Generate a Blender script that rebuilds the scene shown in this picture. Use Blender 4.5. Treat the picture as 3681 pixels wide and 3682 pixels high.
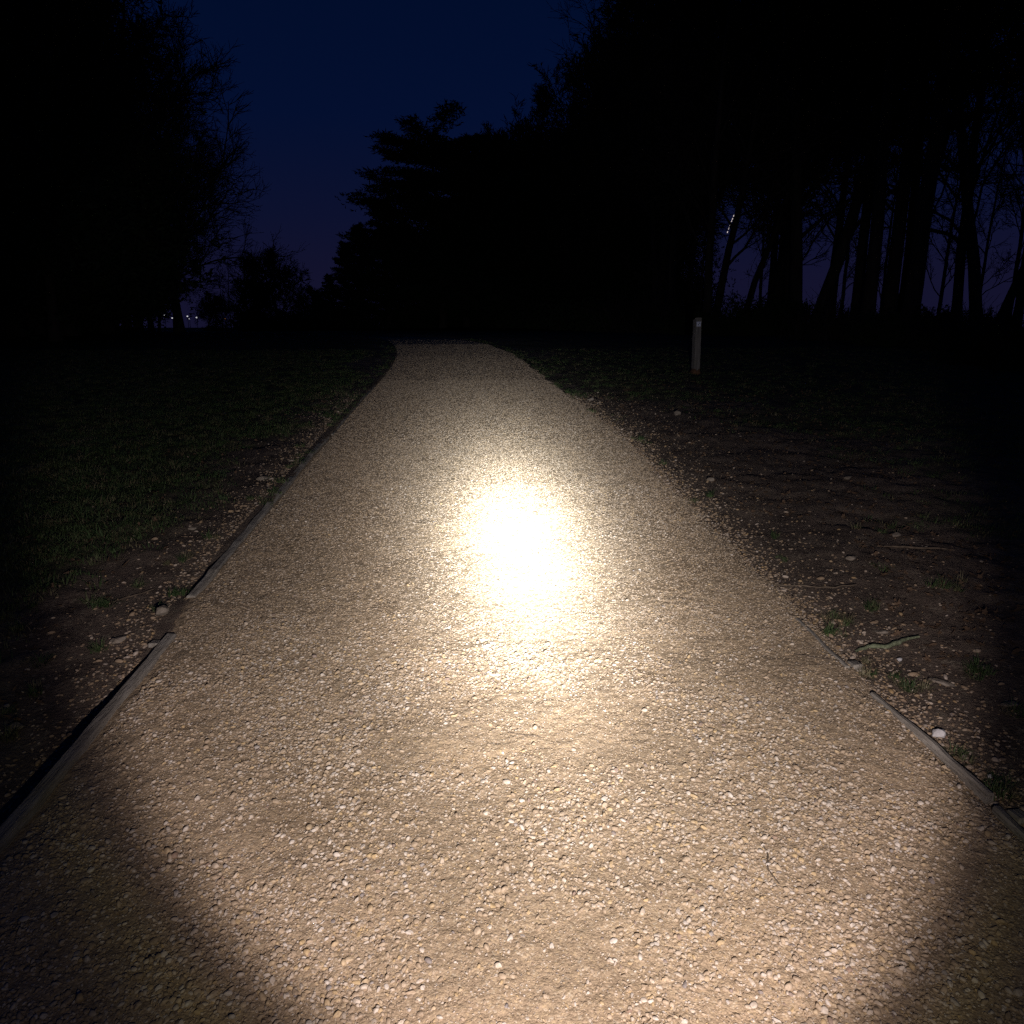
import bpy, bmesh, math, random
import numpy as np
from mathutils import Vector, Matrix, Euler

# ---------------------------------------------------------------- scene reset
for o in list(bpy.data.objects):
    bpy.data.objects.remove(o)
scene = bpy.context.scene
COL = scene.collection
R = math.radians

# ---------------------------------------------------------------- camera
CAM_Z = 1.5
cam_d = bpy.data.cameras.new('camera')
cam = bpy.data.objects.new('camera', cam_d)
COL.objects.link(cam)
cam.location = (0, 0, CAM_Z)
cam.rotation_euler = (R(90 - 13.82), 0, R(-3.28))
cam_d.sensor_width = 36
cam_d.lens = 26.4
cam_d.clip_start = 0.05
cam_d.clip_end = 6000
scene.camera = cam

# ---------------------------------------------------------------- world: late dusk sky
world = bpy.data.worlds.new('World')
scene.world = world
world.use_nodes = True
wt = world.node_tree
wt.nodes.clear()
w_out = wt.nodes.new('ShaderNodeOutputWorld')
w_bg = wt.nodes.new('ShaderNodeBackground')
w_tc = wt.nodes.new('ShaderNodeTexCoord')
w_sep = wt.nodes.new('ShaderNodeSeparateXYZ')
w_rmp = wt.nodes.new('ShaderNodeValToRGB')
wt.links.new(w_tc.outputs['Generated'], w_sep.inputs[0])
wt.links.new(w_sep.outputs['Z'], w_rmp.inputs['Fac'])
wt.links.new(w_rmp.outputs['Color'], w_bg.inputs['Color'])
wt.links.new(w_bg.outputs[0], w_out.inputs['Surface'])
w_bg.inputs['Strength'].default_value = 0.055
els = w_rmp.color_ramp.elements
SKY = [(0.0, (0.125, 0.115, 0.43)), (0.06, (0.116, 0.114, 0.45)), (0.13, (0.070, 0.104, 0.48)),
       (0.24, (0.022, 0.088, 0.50)), (0.42, (0.006, 0.072, 0.40)), (1.0, (0.003, 0.045, 0.26))]
els[0].position, els[0].color = SKY[0][0], SKY[0][1] + (1,)
els[1].position, els[1].color = SKY[-1][0], SKY[-1][1] + (1,)
for p, c in SKY[1:-1]:
    e = els.new(p)
    e.color = c + (1,)

# ---------------------------------------------------------------- the hand torch that lights the path
TORCH = Vector((0.25, -0.10, 1.10))
AIM = Vector((0.292, 4.65, 0.291))
ld = bpy.data.lights.new('hand_torch', 'SPOT')
ld.energy = 84
ld.spot_size = R(150)
ld.spot_blend = 0.3
ld.shadow_soft_size = 0.012
torch = bpy.data.objects.new('hand_torch', ld)
COL.objects.link(torch)
torch.location = TORCH
torch.rotation_euler = (AIM - TORCH).to_track_quat('-Z', 'Y').to_euler()
torch['label'] = 'hand torch held beside the photographer, lighting the path'
torch['category'] = 'torch'
ld.use_nodes = True
lt = ld.node_tree
lt.nodes.clear()
l_out = lt.nodes.new('ShaderNodeOutputLight')
l_em = lt.nodes.new('ShaderNodeEmission')
l_tc = lt.nodes.new('ShaderNodeTexCoord')
l_sep = lt.nodes.new('ShaderNodeSeparateXYZ')
lt.links.new(l_tc.outputs['Normal'], l_sep.inputs[0])
lt.links.new(l_em.outputs[0], l_out.inputs[0])


def lmath(op, a, b=None, clamp=False):
    n = lt.nodes.new('ShaderNodeMath')
    n.operation = op
    n.use_clamp = clamp
    for i, v in enumerate((a, b)):
        if v is None:
            continue
        if isinstance(v, (int, float)):
            n.inputs[i].default_value = v
        else:
            lt.links.new(v, n.inputs[i])
    return n.outputs[0]


l_abs = lmath('MINIMUM', lmath('ABSOLUTE', l_sep.outputs['Z']), 0.9999999)
l_ang = lmath('MULTIPLY', lmath('ARCCOSINE', l_abs), 180 / math.pi)      # degrees off the beam axis


def lgauss(amp, sig):
    q = lmath('MULTIPLY', l_ang, 1 / sig)
    q = lmath('MULTIPLY', q, q)
    q = lmath('EXPONENT', lmath('MULTIPLY', q, -1.0))
    return lmath('MULTIPLY', q, amp)


l_edge = lt.nodes.new('ShaderNodeMapRange')
l_edge.interpolation_type = 'SMOOTHSTEP'
lt.links.new(l_ang, l_edge.inputs['Value'])
l_edge.inputs['From Min'].default_value = 34.0
l_edge.inputs['From Max'].default_value = 28.8
l_edge.inputs['To Min'].default_value = 0.0
l_edge.inputs['To Max'].default_value = 2.7
l_sum = lmath('ADD', lmath('ADD', lgauss(140, 3.3), lgauss(75, 5.6)), lgauss(36, 9.6))
l_sum = lmath('ADD', l_sum, lgauss(4.2, 19.0))
l_sum = lmath('ADD', l_sum, l_edge.outputs[0])
l_rim = lt.nodes.new('ShaderNodeMapRange')
l_rim.interpolation_type = 'SMOOTHSTEP'
lt.links.new(l_ang, l_rim.inputs['Value'])
l_rim.inputs['From Min'].default_value = 40.0
l_rim.inputs['From Max'].default_value = 32.0
l_rim.inputs['To Min'].default_value = 0.0
l_rim.inputs['To Max'].default_value = 0.20
l_sum = lmath('ADD', l_sum, l_rim.outputs[0])
l_sum = lmath('ADD', l_sum, lgauss(0.075, 55))
lt.links.new(l_sum, l_em.inputs['Strength'])
l_col = lt.nodes.new('ShaderNodeValToRGB')
lt.links.new(lmath('MULTIPLY', l_ang, 1 / 60), l_col.inputs['Fac'])
ce = l_col.color_ramp.elements
LC = [(0, (0.88, 0.97, 1.0)), (5, (0.88, 0.96, 1.0)), (8, (0.91, 0.96, 1.0)), (12, (0.97, 0.965, 0.97)), (22, (1, 0.955, 0.945)),
      (30, (1, 0.925, 0.925)), (33.5, (1, 0.90, 0.87)), (36, (1, 0.96, 0.68)), (41, (1, 0.90, 0.82)), (60, (1, 0.86, 0.9))]
ce[0].position, ce[0].color = 0, LC[0][1] + (1,)
ce[1].position, ce[1].color = 1, LC[-1][1] + (1,)
for a, c in LC[1:-1]:
    e = ce.new(a / 60)
    e.color = c + (1,)
lt.links.new(l_col.outputs['Color'], l_em.inputs['Color'])

# ---------------------------------------------------------------- exposure and render settings
vs = scene.view_settings
vs.view_transform = 'Standard'
vs.look = 'None'
vs.exposure = 0
vs.gamma = 1
vs.use_curve_mapping = False
scene.render.engine = 'CYCLES'
cy = scene.cycles
cy.max_bounces = 2
cy.diffuse_bounces = 1
cy.glossy_bounces = 1
cy.transmission_bounces = 0
cy.use_denoising = False
cy.sample_clamp_indirect = 0.25
cy.use_adaptive_sampling = True
cy.adaptive_threshold = 0.015
cy.adaptive_min_samples = 12
world.cycles.sampling_method = 'NONE'      # the dim sky is even enough to be found by bounced rays alone

rng = np.random.default_rng(7)
random.seed(7)


# ---------------------------------------------------------------- helpers
def tag(o, label=None, cat=None, group=None, kind=None):
    if label:
        o['label'] = label
    if cat:
        o['category'] = cat
    if group:
        o['group'] = group
    if kind:
        o['kind'] = kind
    return o


def empty(name, loc=(0, 0, 0), rz=0.0, scale=1.0):
    o = bpy.data.objects.new(name, None)
    COL.objects.link(o)
    o.location = loc
    o.rotation_euler = (0, 0, rz)
    o.scale = (scale,) * 3
    o.empty_display_size = 0.2
    return o


def mesh_np(name, verts, faces, mat=None, smooth=False):
    """mesh from numpy arrays; faces is (n, 3) or (n, 4)"""
    me = bpy.data.meshes.new(name)
    verts = np.ascontiguousarray(verts, dtype=np.float32)
    faces = np.ascontiguousarray(faces, dtype=np.int32)
    n, k = faces.shape
    me.vertices.add(len(verts))
    me.vertices.foreach_set('co', verts.ravel())
    me.loops.add(n * k)
    me.loops.foreach_set('vertex_index', faces.ravel())
    me.polygons.add(n)
    me.polygons.foreach_set('loop_start', np.arange(0, n * k, k, dtype=np.int32))
    me.polygons.foreach_set('use_smooth', np.full(n, smooth, dtype=bool))
    me.update(calc_edges=True)
    if mat:
        me.materials.append(mat)
    return me


def obj(name, me, parent=None, loc=None):
    o = bpy.data.objects.new(name, me)
    COL.objects.link(o)
    if parent:
        o.parent = parent
    if loc is not None:
        o.location = loc
    return o


def hash2(ix, iy, seed):
    h = (ix.astype(np.int64) * 374761393 + iy.astype(np.int64) * 668265263 + seed * 1442695041) & 0xFFFFFFFF
    h = ((h ^ (h >> 13)) * 1274126177) & 0xFFFFFFFF
    h = ((h ^ (h >> 16)) * 2246822519) & 0xFFFFFFFF
    return ((h ^ (h >> 15)) & 0xFFFFFF) / float(0xFFFFFF)


def vnoise(x, y, seed=0):
    """value noise in -1..1"""
    ix, iy = np.floor(x), np.floor(y)
    fx, fy = x - ix, y - iy
    fx = fx * fx * (3 - 2 * fx)
    fy = fy * fy * (3 - 2 * fy)
    a, b = hash2(ix, iy, seed), hash2(ix + 1, iy, seed)
    c, d = hash2(ix, iy + 1, seed), hash2(ix + 1, iy + 1, seed)
    return ((a * (1 - fx) + b * fx) * (1 - fy) + (c * (1 - fx) + d * fx) * fy) * 2 - 1


def fbm(x, y, seed=0, octaves=4):
    s, amp, t = 0, 1.0, 0
    for k in range(octaves):
        s = s + amp * vnoise(x * 2 ** k + 17.3 * k, y * 2 ** k - 9.1 * k, seed + k)
        t += amp
        amp *= 0.5
    return s / t


def sstep(a, b, x):
    t = np.clip((x - a) / (b - a), 0, 1)
    return t * t * (3 - 2 * t)


# the lie of the land: the path climbs gently, crests at about 24 m and falls away
def G(y):
    y = np.asarray(y, float)
    a = 0.0625 * np.clip(y, -12, 14)
    t = np.clip(y - 14, 0, 10)
    a = a + 0.0625 * (t - t * t / 20)
    return a - 0.006 * np.clip(y - 24, 0, 130)


EY = [-6, 0, 2.9, 3.4, 7, 9, 11.3, 14.3, 17.5, 20.4, 24, 30, 40]
EL = [-1.275, -1.275, -1.275, -1.35, -1.36, -1.36, -1.34, -1.33, -1.60, -2.1, -3.1, -6.0, -13]
ER = [1.52, 1.52, 1.52, 1.51, 1.50, 1.40, 1.18, 1.06, 0.69, 0.08, -0.95, -4.0, -11]


def soft_interp(y, tab):
    y = np.asarray(y, float)
    k = np.where(y > 11, 1.0, 0.0)
    return sum(np.interp(y + k * d, EY, tab) for d in (-2.0, -1.2, -0.5, 0, 0.5, 1.2, 2.0)) / 7


def edge_l(y):
    return soft_interp(y, EL)


def edge_r(y):
    y = np.asarray(y, float)
    return soft_interp(y, ER) + 0.05 * fbm(y * 1.3, y * 0 + 3.3, 91, 3) * sstep(3, 6, y)


def soil_h(x, y):
    """height of the soil and turf beside the path"""
    x, y = np.asarray(x, float), np.asarray(y, float)
    el, er = edge_l(y), edge_r(y)
    dl, dr = el - x, x - er
    near = 1 - sstep(14, 40, np.hypot(x, y))
    sunk = -0.002 + 0.065 * (1 - sstep(2.3, 3.3, y)) + 0.03 * np.exp(-((y - 3.75) / 0.25) ** 2)
    lat = np.where(dl > 0, -sunk * (1 - sstep(0.10, 0.9, dl)) + 0.004 + 0.010 * sstep(4.2, 5.2, y) * (1 - sstep(0.3, 1.2, dl)),
                   np.where(dr > 0, -0.012 + 0.035 * sstep(0.1, 1.6, dr), -0.10))
    out = (dl > 0) | (dr > 0)
    n = 0.020 * fbm(x * 1.1, y * 1.1, 5, 3) + 0.012 * fbm(x * 6, y * 6, 15, 3) + 0.0045 * fbm(x * 28, y * 28, 25, 2)
    mud = sstep(0.25, 0.9, dr) * (1 - sstep(3.5, 7, dr)) + 0.8 * sstep(0.15, 0.6, dl) * (1 - sstep(3, 6, dl))
    ridg = 0.45 * ((1 - np.abs(fbm(x * 2.3 + fbm(x, y, 36, 2), y * 2.9, 35, 4))) ** 2 - 0.45) + 0.55 * fbm(x * 9, y * 9, 37, 3) + 0.25 * fbm(x * 1.5, y * 1.5, 38, 2)
    n = n + mud * 0.034 * ridg
    fade = sstep(0.0, 0.25, np.maximum(dl, dr))
    big = 0.35 * fbm(x * 0.03, y * 0.03, 55, 2) * (1 - near)
    return G(y) + lat + n * out * (0.35 + 0.65 * fade) * (0.3 + 0.7 * near) + big


def path_h(x, y):
    x, y = np.asarray(x, float), np.asarray(y, float)
    el, er = edge_l(y), edge_r(y)
    dl, dr = x - el, er - x
    d = np.minimum(dl, dr + 0.08)
    h = 0.010 + 0.007 * fbm(x * 1.7, y * 1.7, 101, 3) + 0.0045 * fbm(x * 7, y * 7, 111, 2)
    drop = sstep(0.16, -0.06, d + 0.06 * fbm(x * 3.5, y * 3.5, 121, 3))
    right = dr < dl
    h = h - np.where(right, 0.05, 0.02) * drop
    return G(y) + h


def grit_h(x, y):
    return 0.0022 * vnoise(x * 75, y * 75, 131) + 0.0013 * vnoise(x * 130, y * 130, 132) + 0.002 * vnoise(x * 40, y * 40, 133)


def turf(x, y):
    """1 where turf grows, 0 on bare soil"""
    el, er = edge_l(y), edge_r(y)
    dl, dr = el - x, x - er
    n = fbm(np.asarray(x) * 0.9, np.asarray(y) * 0.9, 201, 4)
    far = sstep(6, 12, np.asarray(y, float))
    L = sstep(0.45, 1.5, dl + 0.75 * n + 0.5 * far)
    Rr = sstep(1.6, 3.6, dr + 1.8 * n + 2.2 * far) * 0.75
    return np.where(dl > 0, L, np.where(dr > 0, Rr, 0.0))


# ---------------------------------------------------------------- materials
def new_mat(name, rough=0.9, spec=0.2):
    m = bpy.data.materials.new(name)
    m.use_nodes = True
    nt = m.node_tree
    b = nt.nodes['Principled BSDF']
    b.inputs['Roughness'].default_value = rough
    b.inputs['Specular IOR Level'].default_value = spec
    return m, nt, b


def nd(nt, typ, **kw):
    n = nt.nodes.new(typ)
    for k, v in kw.items():
        if k in n.inputs:
            n.inputs[k].default_value = v
        else:
            setattr(n, k, v)
    return n


def ramp(nt, fac, stops, interp='LINEAR'):
    r = nt.nodes.new('ShaderNodeValToRGB')
    e = r.color_ramp.elements
    r.color_ramp.interpolation = interp
    e[0].position, e[0].color = stops[0][0], tuple(stops[0][1]) + (1,)
    e[1].position, e[1].color = stops[-1][0], tuple(stops[-1][1]) + (1,)
    for p, c in stops[1:-1]:
        q = e.new(p)
        q.color = tuple(c) + (1,)
    nt.links.new(fac, r.inputs['Fac'])
    return r.outputs['Color']


def mixc(nt, fac, a, b, blend='MIX'):
    n = nt.nodes.new('ShaderNodeMix')
    n.data_type = 'RGBA'
    n.blend_type = blend
    for i, v in ((0, fac), (6, a), (7, b)):
        if isinstance(v, (int, float)):
            n.inputs[i].default_value = v
        elif isinstance(v, tuple):
            n.inputs[i].default_value = v + (1,) if len(v) == 3 else v
        else:
            nt.links.new(v, n.inputs[i])
    return n.outputs[2]


def simple_mat(name, stops, scale=6.0, rough=0.9, spec=0.2, bump=0.0, bscale=40.0, stretch=None):
    m, nt, b = new_mat(name, rough, spec)
    tc = nd(nt, 'ShaderNodeTexCoord')
    vec = tc.outputs['Object']
    if stretch:
        mp = nd(nt, 'ShaderNodeMapping')
        mp.inputs['Scale'].default_value = stretch
        nt.links.new(vec, mp.inputs['Vector'])
        vec = mp.outputs[0]
    n = nd(nt, 'ShaderNodeTexNoise', Scale=scale, Detail=5.0, Roughness=0.65)
    nt.links.new(vec, n.inputs['Vector'])
    nt.links.new(ramp(nt, n.outputs['Fac'], stops), b.inputs['Base Color'])
    if bump:
        n2 = nd(nt, 'ShaderNodeTexNoise', Scale=bscale, Detail=4.0)
        nt.links.new(vec, n2.inputs['Vector'])
        bp = nd(nt, 'ShaderNodeBump', Strength=bump, Distance=0.01)
        nt.links.new(n2.outputs['Fac'], bp.inputs['Height'])
        nt.links.new(bp.outputs[0], b.inputs['Normal'])
    return m


# gravel surface: fine hoggin between the pebbles
M_path, nt, b = new_mat('hoggin', 0.95, 0.1)
tc = nd(nt, 'ShaderNodeTexCoord')
v1 = nd(nt, 'ShaderNodeTexVoronoi', Scale=210.0, Randomness=1.0)
v2 = nd(nt, 'ShaderNodeTexVoronoi', Scale=95.0, Randomness=1.0)
n1 = nd(nt, 'ShaderNodeTexNoise', Scale=2.3, Detail=6.0, Roughness=0.6)
n2 = nd(nt, 'ShaderNodeTexNoise', Scale=420.0, Detail=2.0)
for n in (v1, v2, n1, n2):
    nt.links.new(tc.outputs['Object'], n.inputs['Vector'])
sx = nd(nt, 'ShaderNodeSeparateXYZ')
nt.links.new(v1.outputs['Color'], sx.inputs[0])
grain = ramp(nt, sx.outputs['X'], [(0.0, (0.30, 0.210, 0.135)), (0.35, (0.37, 0.265, 0.172)), (0.65, (0.42, 0.30, 0.198)),
                                   (0.85, (0.46, 0.33, 0.20)), (1.0, (0.53, 0.42, 0.31))])
mott = ramp(nt, n1.outputs['Fac'], [(0.3, (0.72, 0.70, 0.68)), (0.5, (0.95, 0.95, 0.95)), (0.7, (1.1, 1.08, 1.05))])
nt.links.new(mixc(nt, 1.0, grain, mott, 'MULTIPLY'), b.inputs['Base Color'])
bp1 = nd(nt, 'ShaderNodeBump', Strength=0.45, Distance=0.003, invert=True)
bp2 = nd(nt, 'ShaderNodeBump', Strength=0.45, Distance=0.004, invert=True)
bp3 = nd(nt, 'ShaderNodeBump', Strength=0.3, Distance=0.0015)
nt.links.new(v1.outputs['Distance'], bp1.inputs['Height'])
nt.links.new(v2.outputs['Distance'], bp2.inputs['Height'])
nt.links.new(n2.outputs['Fac'], bp3.inputs['Height'])
nt.links.new(bp1.outputs[0], bp2.inputs['Normal'])
nt.links.new(bp2.outputs[0], bp3.inputs['Normal'])
nt.links.new(bp3.outputs[0], b.inputs['Normal'])

# pebbles: one random tint each
M_peb, nt, b = new_mat('pebble', 0.85, 0.25)
oi = nd(nt, 'ShaderNodeObjectInfo')
tc = nd(nt, 'ShaderNodeTexCoord')
nz = nd(nt, 'ShaderNodeTexNoise', Scale=1.6, Detail=4.0)
nt.links.new(tc.outputs['Object'], nz.inputs['Vector'])
pc = ramp(nt, oi.outputs['Random'], [(0.0, (0.33, 0.24, 0.165)), (0.25, (0.42, 0.31, 0.215)), (0.45, (0.47, 0.355, 0.255)),
                                     (0.55, (0.46, 0.33, 0.20)), (0.61, (0.50, 0.35, 0.19)), (0.67, (0.50, 0.39, 0.295)),
                                     (0.85, (0.56, 0.46, 0.375)), (0.965, (0.60, 0.51, 0.44)), (0.985, (0.24, 0.20, 0.185)), (1.0, (0.33, 0.22, 0.16))])
dirt = ramp(nt, nz.outputs['Fac'], [(0.3, (0.72, 0.68, 0.62)), (0.6, (1, 1, 1))])
nt.links.new(mixc(nt, 1.0, pc, dirt, 'MULTIPLY'), b.inputs['Base Color'])

# soil and turf sheet beside the path
M_soil, nt, b = new_mat('soil_and_turf', 0.95, 0.1)
tc = nd(nt, 'ShaderNodeTexCoord')
at_ = nd(nt, 'ShaderNodeAttribute', attribute_name='turf')
n1 = nd(nt, 'ShaderNodeTexNoise', Scale=4.0, Detail=8.0, Roughness=0.7)
n2 = nd(nt, 'ShaderNodeTexNoise', Scale=60.0, Detail=4.0, Roughness=0.7)
v1 = nd(nt, 'ShaderNodeTexVoronoi', Scale=70.0)
for n in (n1, n2, v1):
    nt.links.new(tc.outputs['Object'], n.inputs['Vector'])
soil = ramp(nt, n1.outputs['Fac'], [(0.3, (0.078, 0.056, 0.044)), (0.5, (0.140, 0.101, 0.078)), (0.7, (0.205, 0.152, 0.113))])
sx = nd(nt, 'ShaderNodeSeparateXYZ')
nt.links.new(v1.outputs['Color'], sx.inputs[0])
spk = ramp(nt, sx.outputs['Y'], [(0.86, (0, 0, 0)), (0.9, (1, 1, 1))])
soil = mixc(nt, spk, soil, (0.20, 0.155, 0.115))
grs = ramp(nt, n2.outputs['Fac'], [(0.3, (0.030, 0.034, 0.018)), (0.55, (0.058, 0.064, 0.032)), (0.75, (0.105, 0.10, 0.056))])
nt.links.new(mixc(nt, at_.outputs['Fac'], soil, grs), b.inputs['Base Color'])
bp = nd(nt, 'ShaderNodeBump', Strength=0.9, Distance=0.012)
nt.links.new(n2.outputs['Fac'], bp.inputs['Height'])
nt.links.new(bp.outputs[0], b.inputs['Normal'])

M_bark = simple_mat('bark', [(0.3, (0.022, 0.018, 0.015)), (0.7, (0.060, 0.050, 0.042))], 3.0, bump=0.6, bscale=14, stretch=(3, 3, 0.6))
M_twig = simple_mat('twig_bark', [(0.3, (0.020, 0.016, 0.014)), (0.7, (0.045, 0.036, 0.030))], 2.0)
M_needle = simple_mat('needles', [(0.3, (0.010, 0.018, 0.008)), (0.7, (0.026, 0.040, 0.018))], 1.5)
M_ever = simple_mat('evergreen_leaves', [(0.3, (0.010, 0.018, 0.007)), (0.7, (0.028, 0.040, 0.016))], 1.5)
M_board = simple_mat('weathered_board', [(0.25, (0.14, 0.115, 0.092)), (0.5, (0.26, 0.222, 0.186)), (0.75, (0.38, 0.335, 0.29))], 9.0, bump=0.7, bscale=30, stretch=(6, 0.7, 6))
M_post = simple_mat('grey_oak', [(0.25, (0.11, 0.098, 0.088)), (0.5, (0.175, 0.157, 0.143)), (0.75, (0.245, 0.222, 0.205))], 5.0, bump=0.5, bscale=22, stretch=(8, 8, 0.7))
M_plate = simple_mat('plate_white', [(0.3, (0.58, 0.60, 0.74)), (0.7, (0.70, 0.72, 0.86))], 30.0, rough=0.5)
M_arrow = simple_mat('arrow_dark', [(0.3, (0.05, 0.06, 0.10)), (0.7, (0.08, 0.09, 0.14))], 30.0, rough=0.5)
M_clay = simple_mat('clay_splash', [(0.3, (0.09, 0.045, 0.022)), (0.7, (0.17, 0.09, 0.05))], 14.0, bump=0.6)
M_rock = simple_mat('field_stone', [(0.3, (0.13, 0.10, 0.078)), (0.5, (0.21, 0.168, 0.132)), (0.75, (0.31, 0.255, 0.21))], 18.0, bump=0.6, bscale=60)
M_white = simple_mat('white_stone', [(0.3, (0.38, 0.34, 0.33)), (0.7, (0.66, 0.61, 0.60))], 22.0, bump=0.5, bscale=70)
M_moss = simple_mat('mossy_bark', [(0.3, (0.09, 0.095, 0.055)), (0.55, (0.20, 0.215, 0.13)), (0.75, (0.31, 0.32, 0.23))], 40.0, bump=0.8, bscale=90)
M_stick = simple_mat('dead_twig', [(0.3, (0.07, 0.05, 0.035)), (0.7, (0.17, 0.125, 0.09))], 30.0)
M_leaf = simple_mat('fallen_leaf', [(0.3, (0.075, 0.045, 0.028)), (0.7, (0.17, 0.105, 0.065))], 8.0, rough=0.7)
M_steel = simple_mat('lamp_steel', [(0.3, (0.10, 0.10, 0.11)), (0.7, (0.16, 0.16, 0.17))], 8.0, rough=0.5)
M_alu = simple_mat('aircraft_skin', [(0.3, (0.35, 0.36, 0.38)), (0.7, (0.45, 0.46, 0.48))], 0.3, rough=0.5)

M_grass, nt, b = new_mat('grass_blade', 0.6, 0.25)
oi = nd(nt, 'ShaderNodeObjectInfo')
nt.links.new(ramp(nt, oi.outputs['Random'], [(0, (0.044, 0.072, 0.025)), (0.4, (0.072, 0.112, 0.040)), (0.7, (0.105, 0.125, 0.055)), (0.85, (0.13, 0.115, 0.062)), (1.0, (0.20, 0.165, 0.095))]), b.inputs['Base Color'])


def emit_mat(name, col, strength):
    m = bpy.data.materials.new(name)
    m.use_nodes = True
    nt = m.node_tree
    nt.nodes.clear()
    o_ = nt.nodes.new('ShaderNodeOutputMaterial')
    e_ = nt.nodes.new('ShaderNodeEmission')
    e_.inputs['Color'].default_value = col + (1,)
    e_.inputs['Strength'].default_value = strength
    nt.links.new(e_.outputs[0], o_.inputs['Surface'])
    m.cycles.emission_sampling = 'NONE'        # far too weak and distant to light anything here
    return m


M_lampw = emit_mat('lamp_glow_white', (0.95, 0.95, 1.0), 0.75)
M_lampo = emit_mat('lamp_glow_amber', (1.0, 0.42, 0.12), 0.5)
M_air = emit_mat('landing_light', (1.0, 0.85, 0.82), 1.0)


# ---------------------------------------------------------------- the ground sheet
def geo_axis(segments):
    out = []
    for a, b_, n in segments:
        out.append(np.linspace(a, b_, n, endpoint=False))
    return np.concatenate(out)


def grow(a, b_, s0, s1):
    """points from a to b with the step growing from s0 to s1"""
    pts, p = [a], a
    L = b_ - a
    while p < b_:
        p += s0 + (s1 - s0) * (p - a) / L
        pts.append(p)
    return np.array(pts[:-1])


xs_r = np.concatenate([grow(0.0, 1.3, 0.12, 0.12), grow(1.3, 3.4, 0.018, 0.03), grow(3.4, 9, 0.03, 0.25), grow(9, 60, 0.25, 5), grow(60, 2500, 10, 250), [2500]])
xs_l = -np.concatenate([grow(0.12, 1.2, 0.12, 0.12), grow(1.2, 3.0, 0.018, 0.03), grow(3.0, 9, 0.03, 0.25), grow(9, 60, 0.25, 5), grow(60, 2500, 10, 250), [2500]])
gx = np.concatenate([xs_l[::-1], xs_r])
gy = np.concatenate([-grow(0.8, 200, 0.4, 30)[::-1], grow(0.0, 1.4, 0.2, 0.03), grow(1.4, 5, 0.02, 0.035), grow(5, 14, 0.035, 0.12), grow(14, 60, 0.15, 3), grow(60, 2500, 5, 250), [2500]])
X, Y = np.meshgrid(gx, gy)
Z = soil_h(X, Y)
nx, ny = len(gx), len(gy)
idx = np.arange(nx * ny).reshape(ny, nx)
faces = np.stack([idx[:-1, :-1], idx[:-1, 1:], idx[1:, 1:], idx[1:, :-1]], -1).reshape(-1, 4)
me = mesh_np('ground', np.stack([X, Y, Z], -1).reshape(-1, 3), faces, M_soil, True)
a = me.attributes.new('turf', 'FLOAT', 'POINT')
tv = turf(X, Y)
tv = np.where(np.hypot(X, Y) > 30, 1.0, tv)
a.data.foreach_set('value', tv.astype(np.float32).ravel())
tag(obj('ground', me), kind='structure')

# ---------------------------------------------------------------- the gravel path sheet
pu = np.linspace(0, 1, 430)
pyy = np.concatenate([grow(-4, 0.7, 0.4, 0.1), grow(0.7, 3.2, 0.0075, 0.0085), grow(3.2, 9, 0.0085, 0.035), grow(9, 40, 0.04, 0.5), [40]])
U, V = np.meshgrid(pu, pyy)
PX = (edge_l(V) - 0.05) * (1 - U) + (edge_r(V) + 0.22) * U
PZ = path_h(PX, V) + grit_h(PX, V) * (1 - sstep(5, 10, V)) 
nx, ny = len(pu), len(pyy)
idx = np.arange(nx * ny).reshape(ny, nx)
faces = np.stack([idx[:-1, :-1], idx[:-1, 1:], idx[1:, 1:], idx[1:, :-1]], -1).reshape(-1, 4)
tag(obj('path', mesh_np('path', np.stack([PX, V, PZ], -1).reshape(-1, 3), faces, M_path, True)), kind='structure')


# ---------------------------------------------------------------- scattering (uncountable stuff only)
def ico(sub, seed, flat=0.65, rough=0.16, r=1.0):
    bm = bmesh.new()
    bmesh.ops.create_icosphere(bm, subdivisions=sub, radius=r)
    rr = random.Random(seed)
    axes = [(Vector((rr.gauss(0, 1), rr.gauss(0, 1), rr.gauss(0, 1))).normalized(), rr.uniform(0.48, 0.9)) for _ in range(9)]
    el = rr.uniform(0.62, 1.0)
    for v in bm.verts:
        for ax, dcut in axes:
            t = v.co.dot(ax) / r
            if t > dcut:
                v.co -= ax * (t - dcut) * r * 0.85
        v.co.x *= 1.0
        v.co.y *= el
        v.co.z *= flat
        v.co += v.co.normalized() * rr.uniform(-rough, rough) * 0.25 * r
    return bm


def bm_mesh(name, bm, mat, smooth=True):
    me = bpy.data.meshes.new(name)
    bm.to_mesh(me)
    bm.free()
    me.materials.append(mat)
    for p in me.polygons:
        p.use_smooth = smooth
    return me


def source_set(name, meshes):
    c = bpy.data.collections.new(name)
    for i, m in enumerate(meshes):
        o = bpy.data.objects.new('%s_%02d' % (name, i), m)
        c.objects.link(o)
    return c


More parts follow.
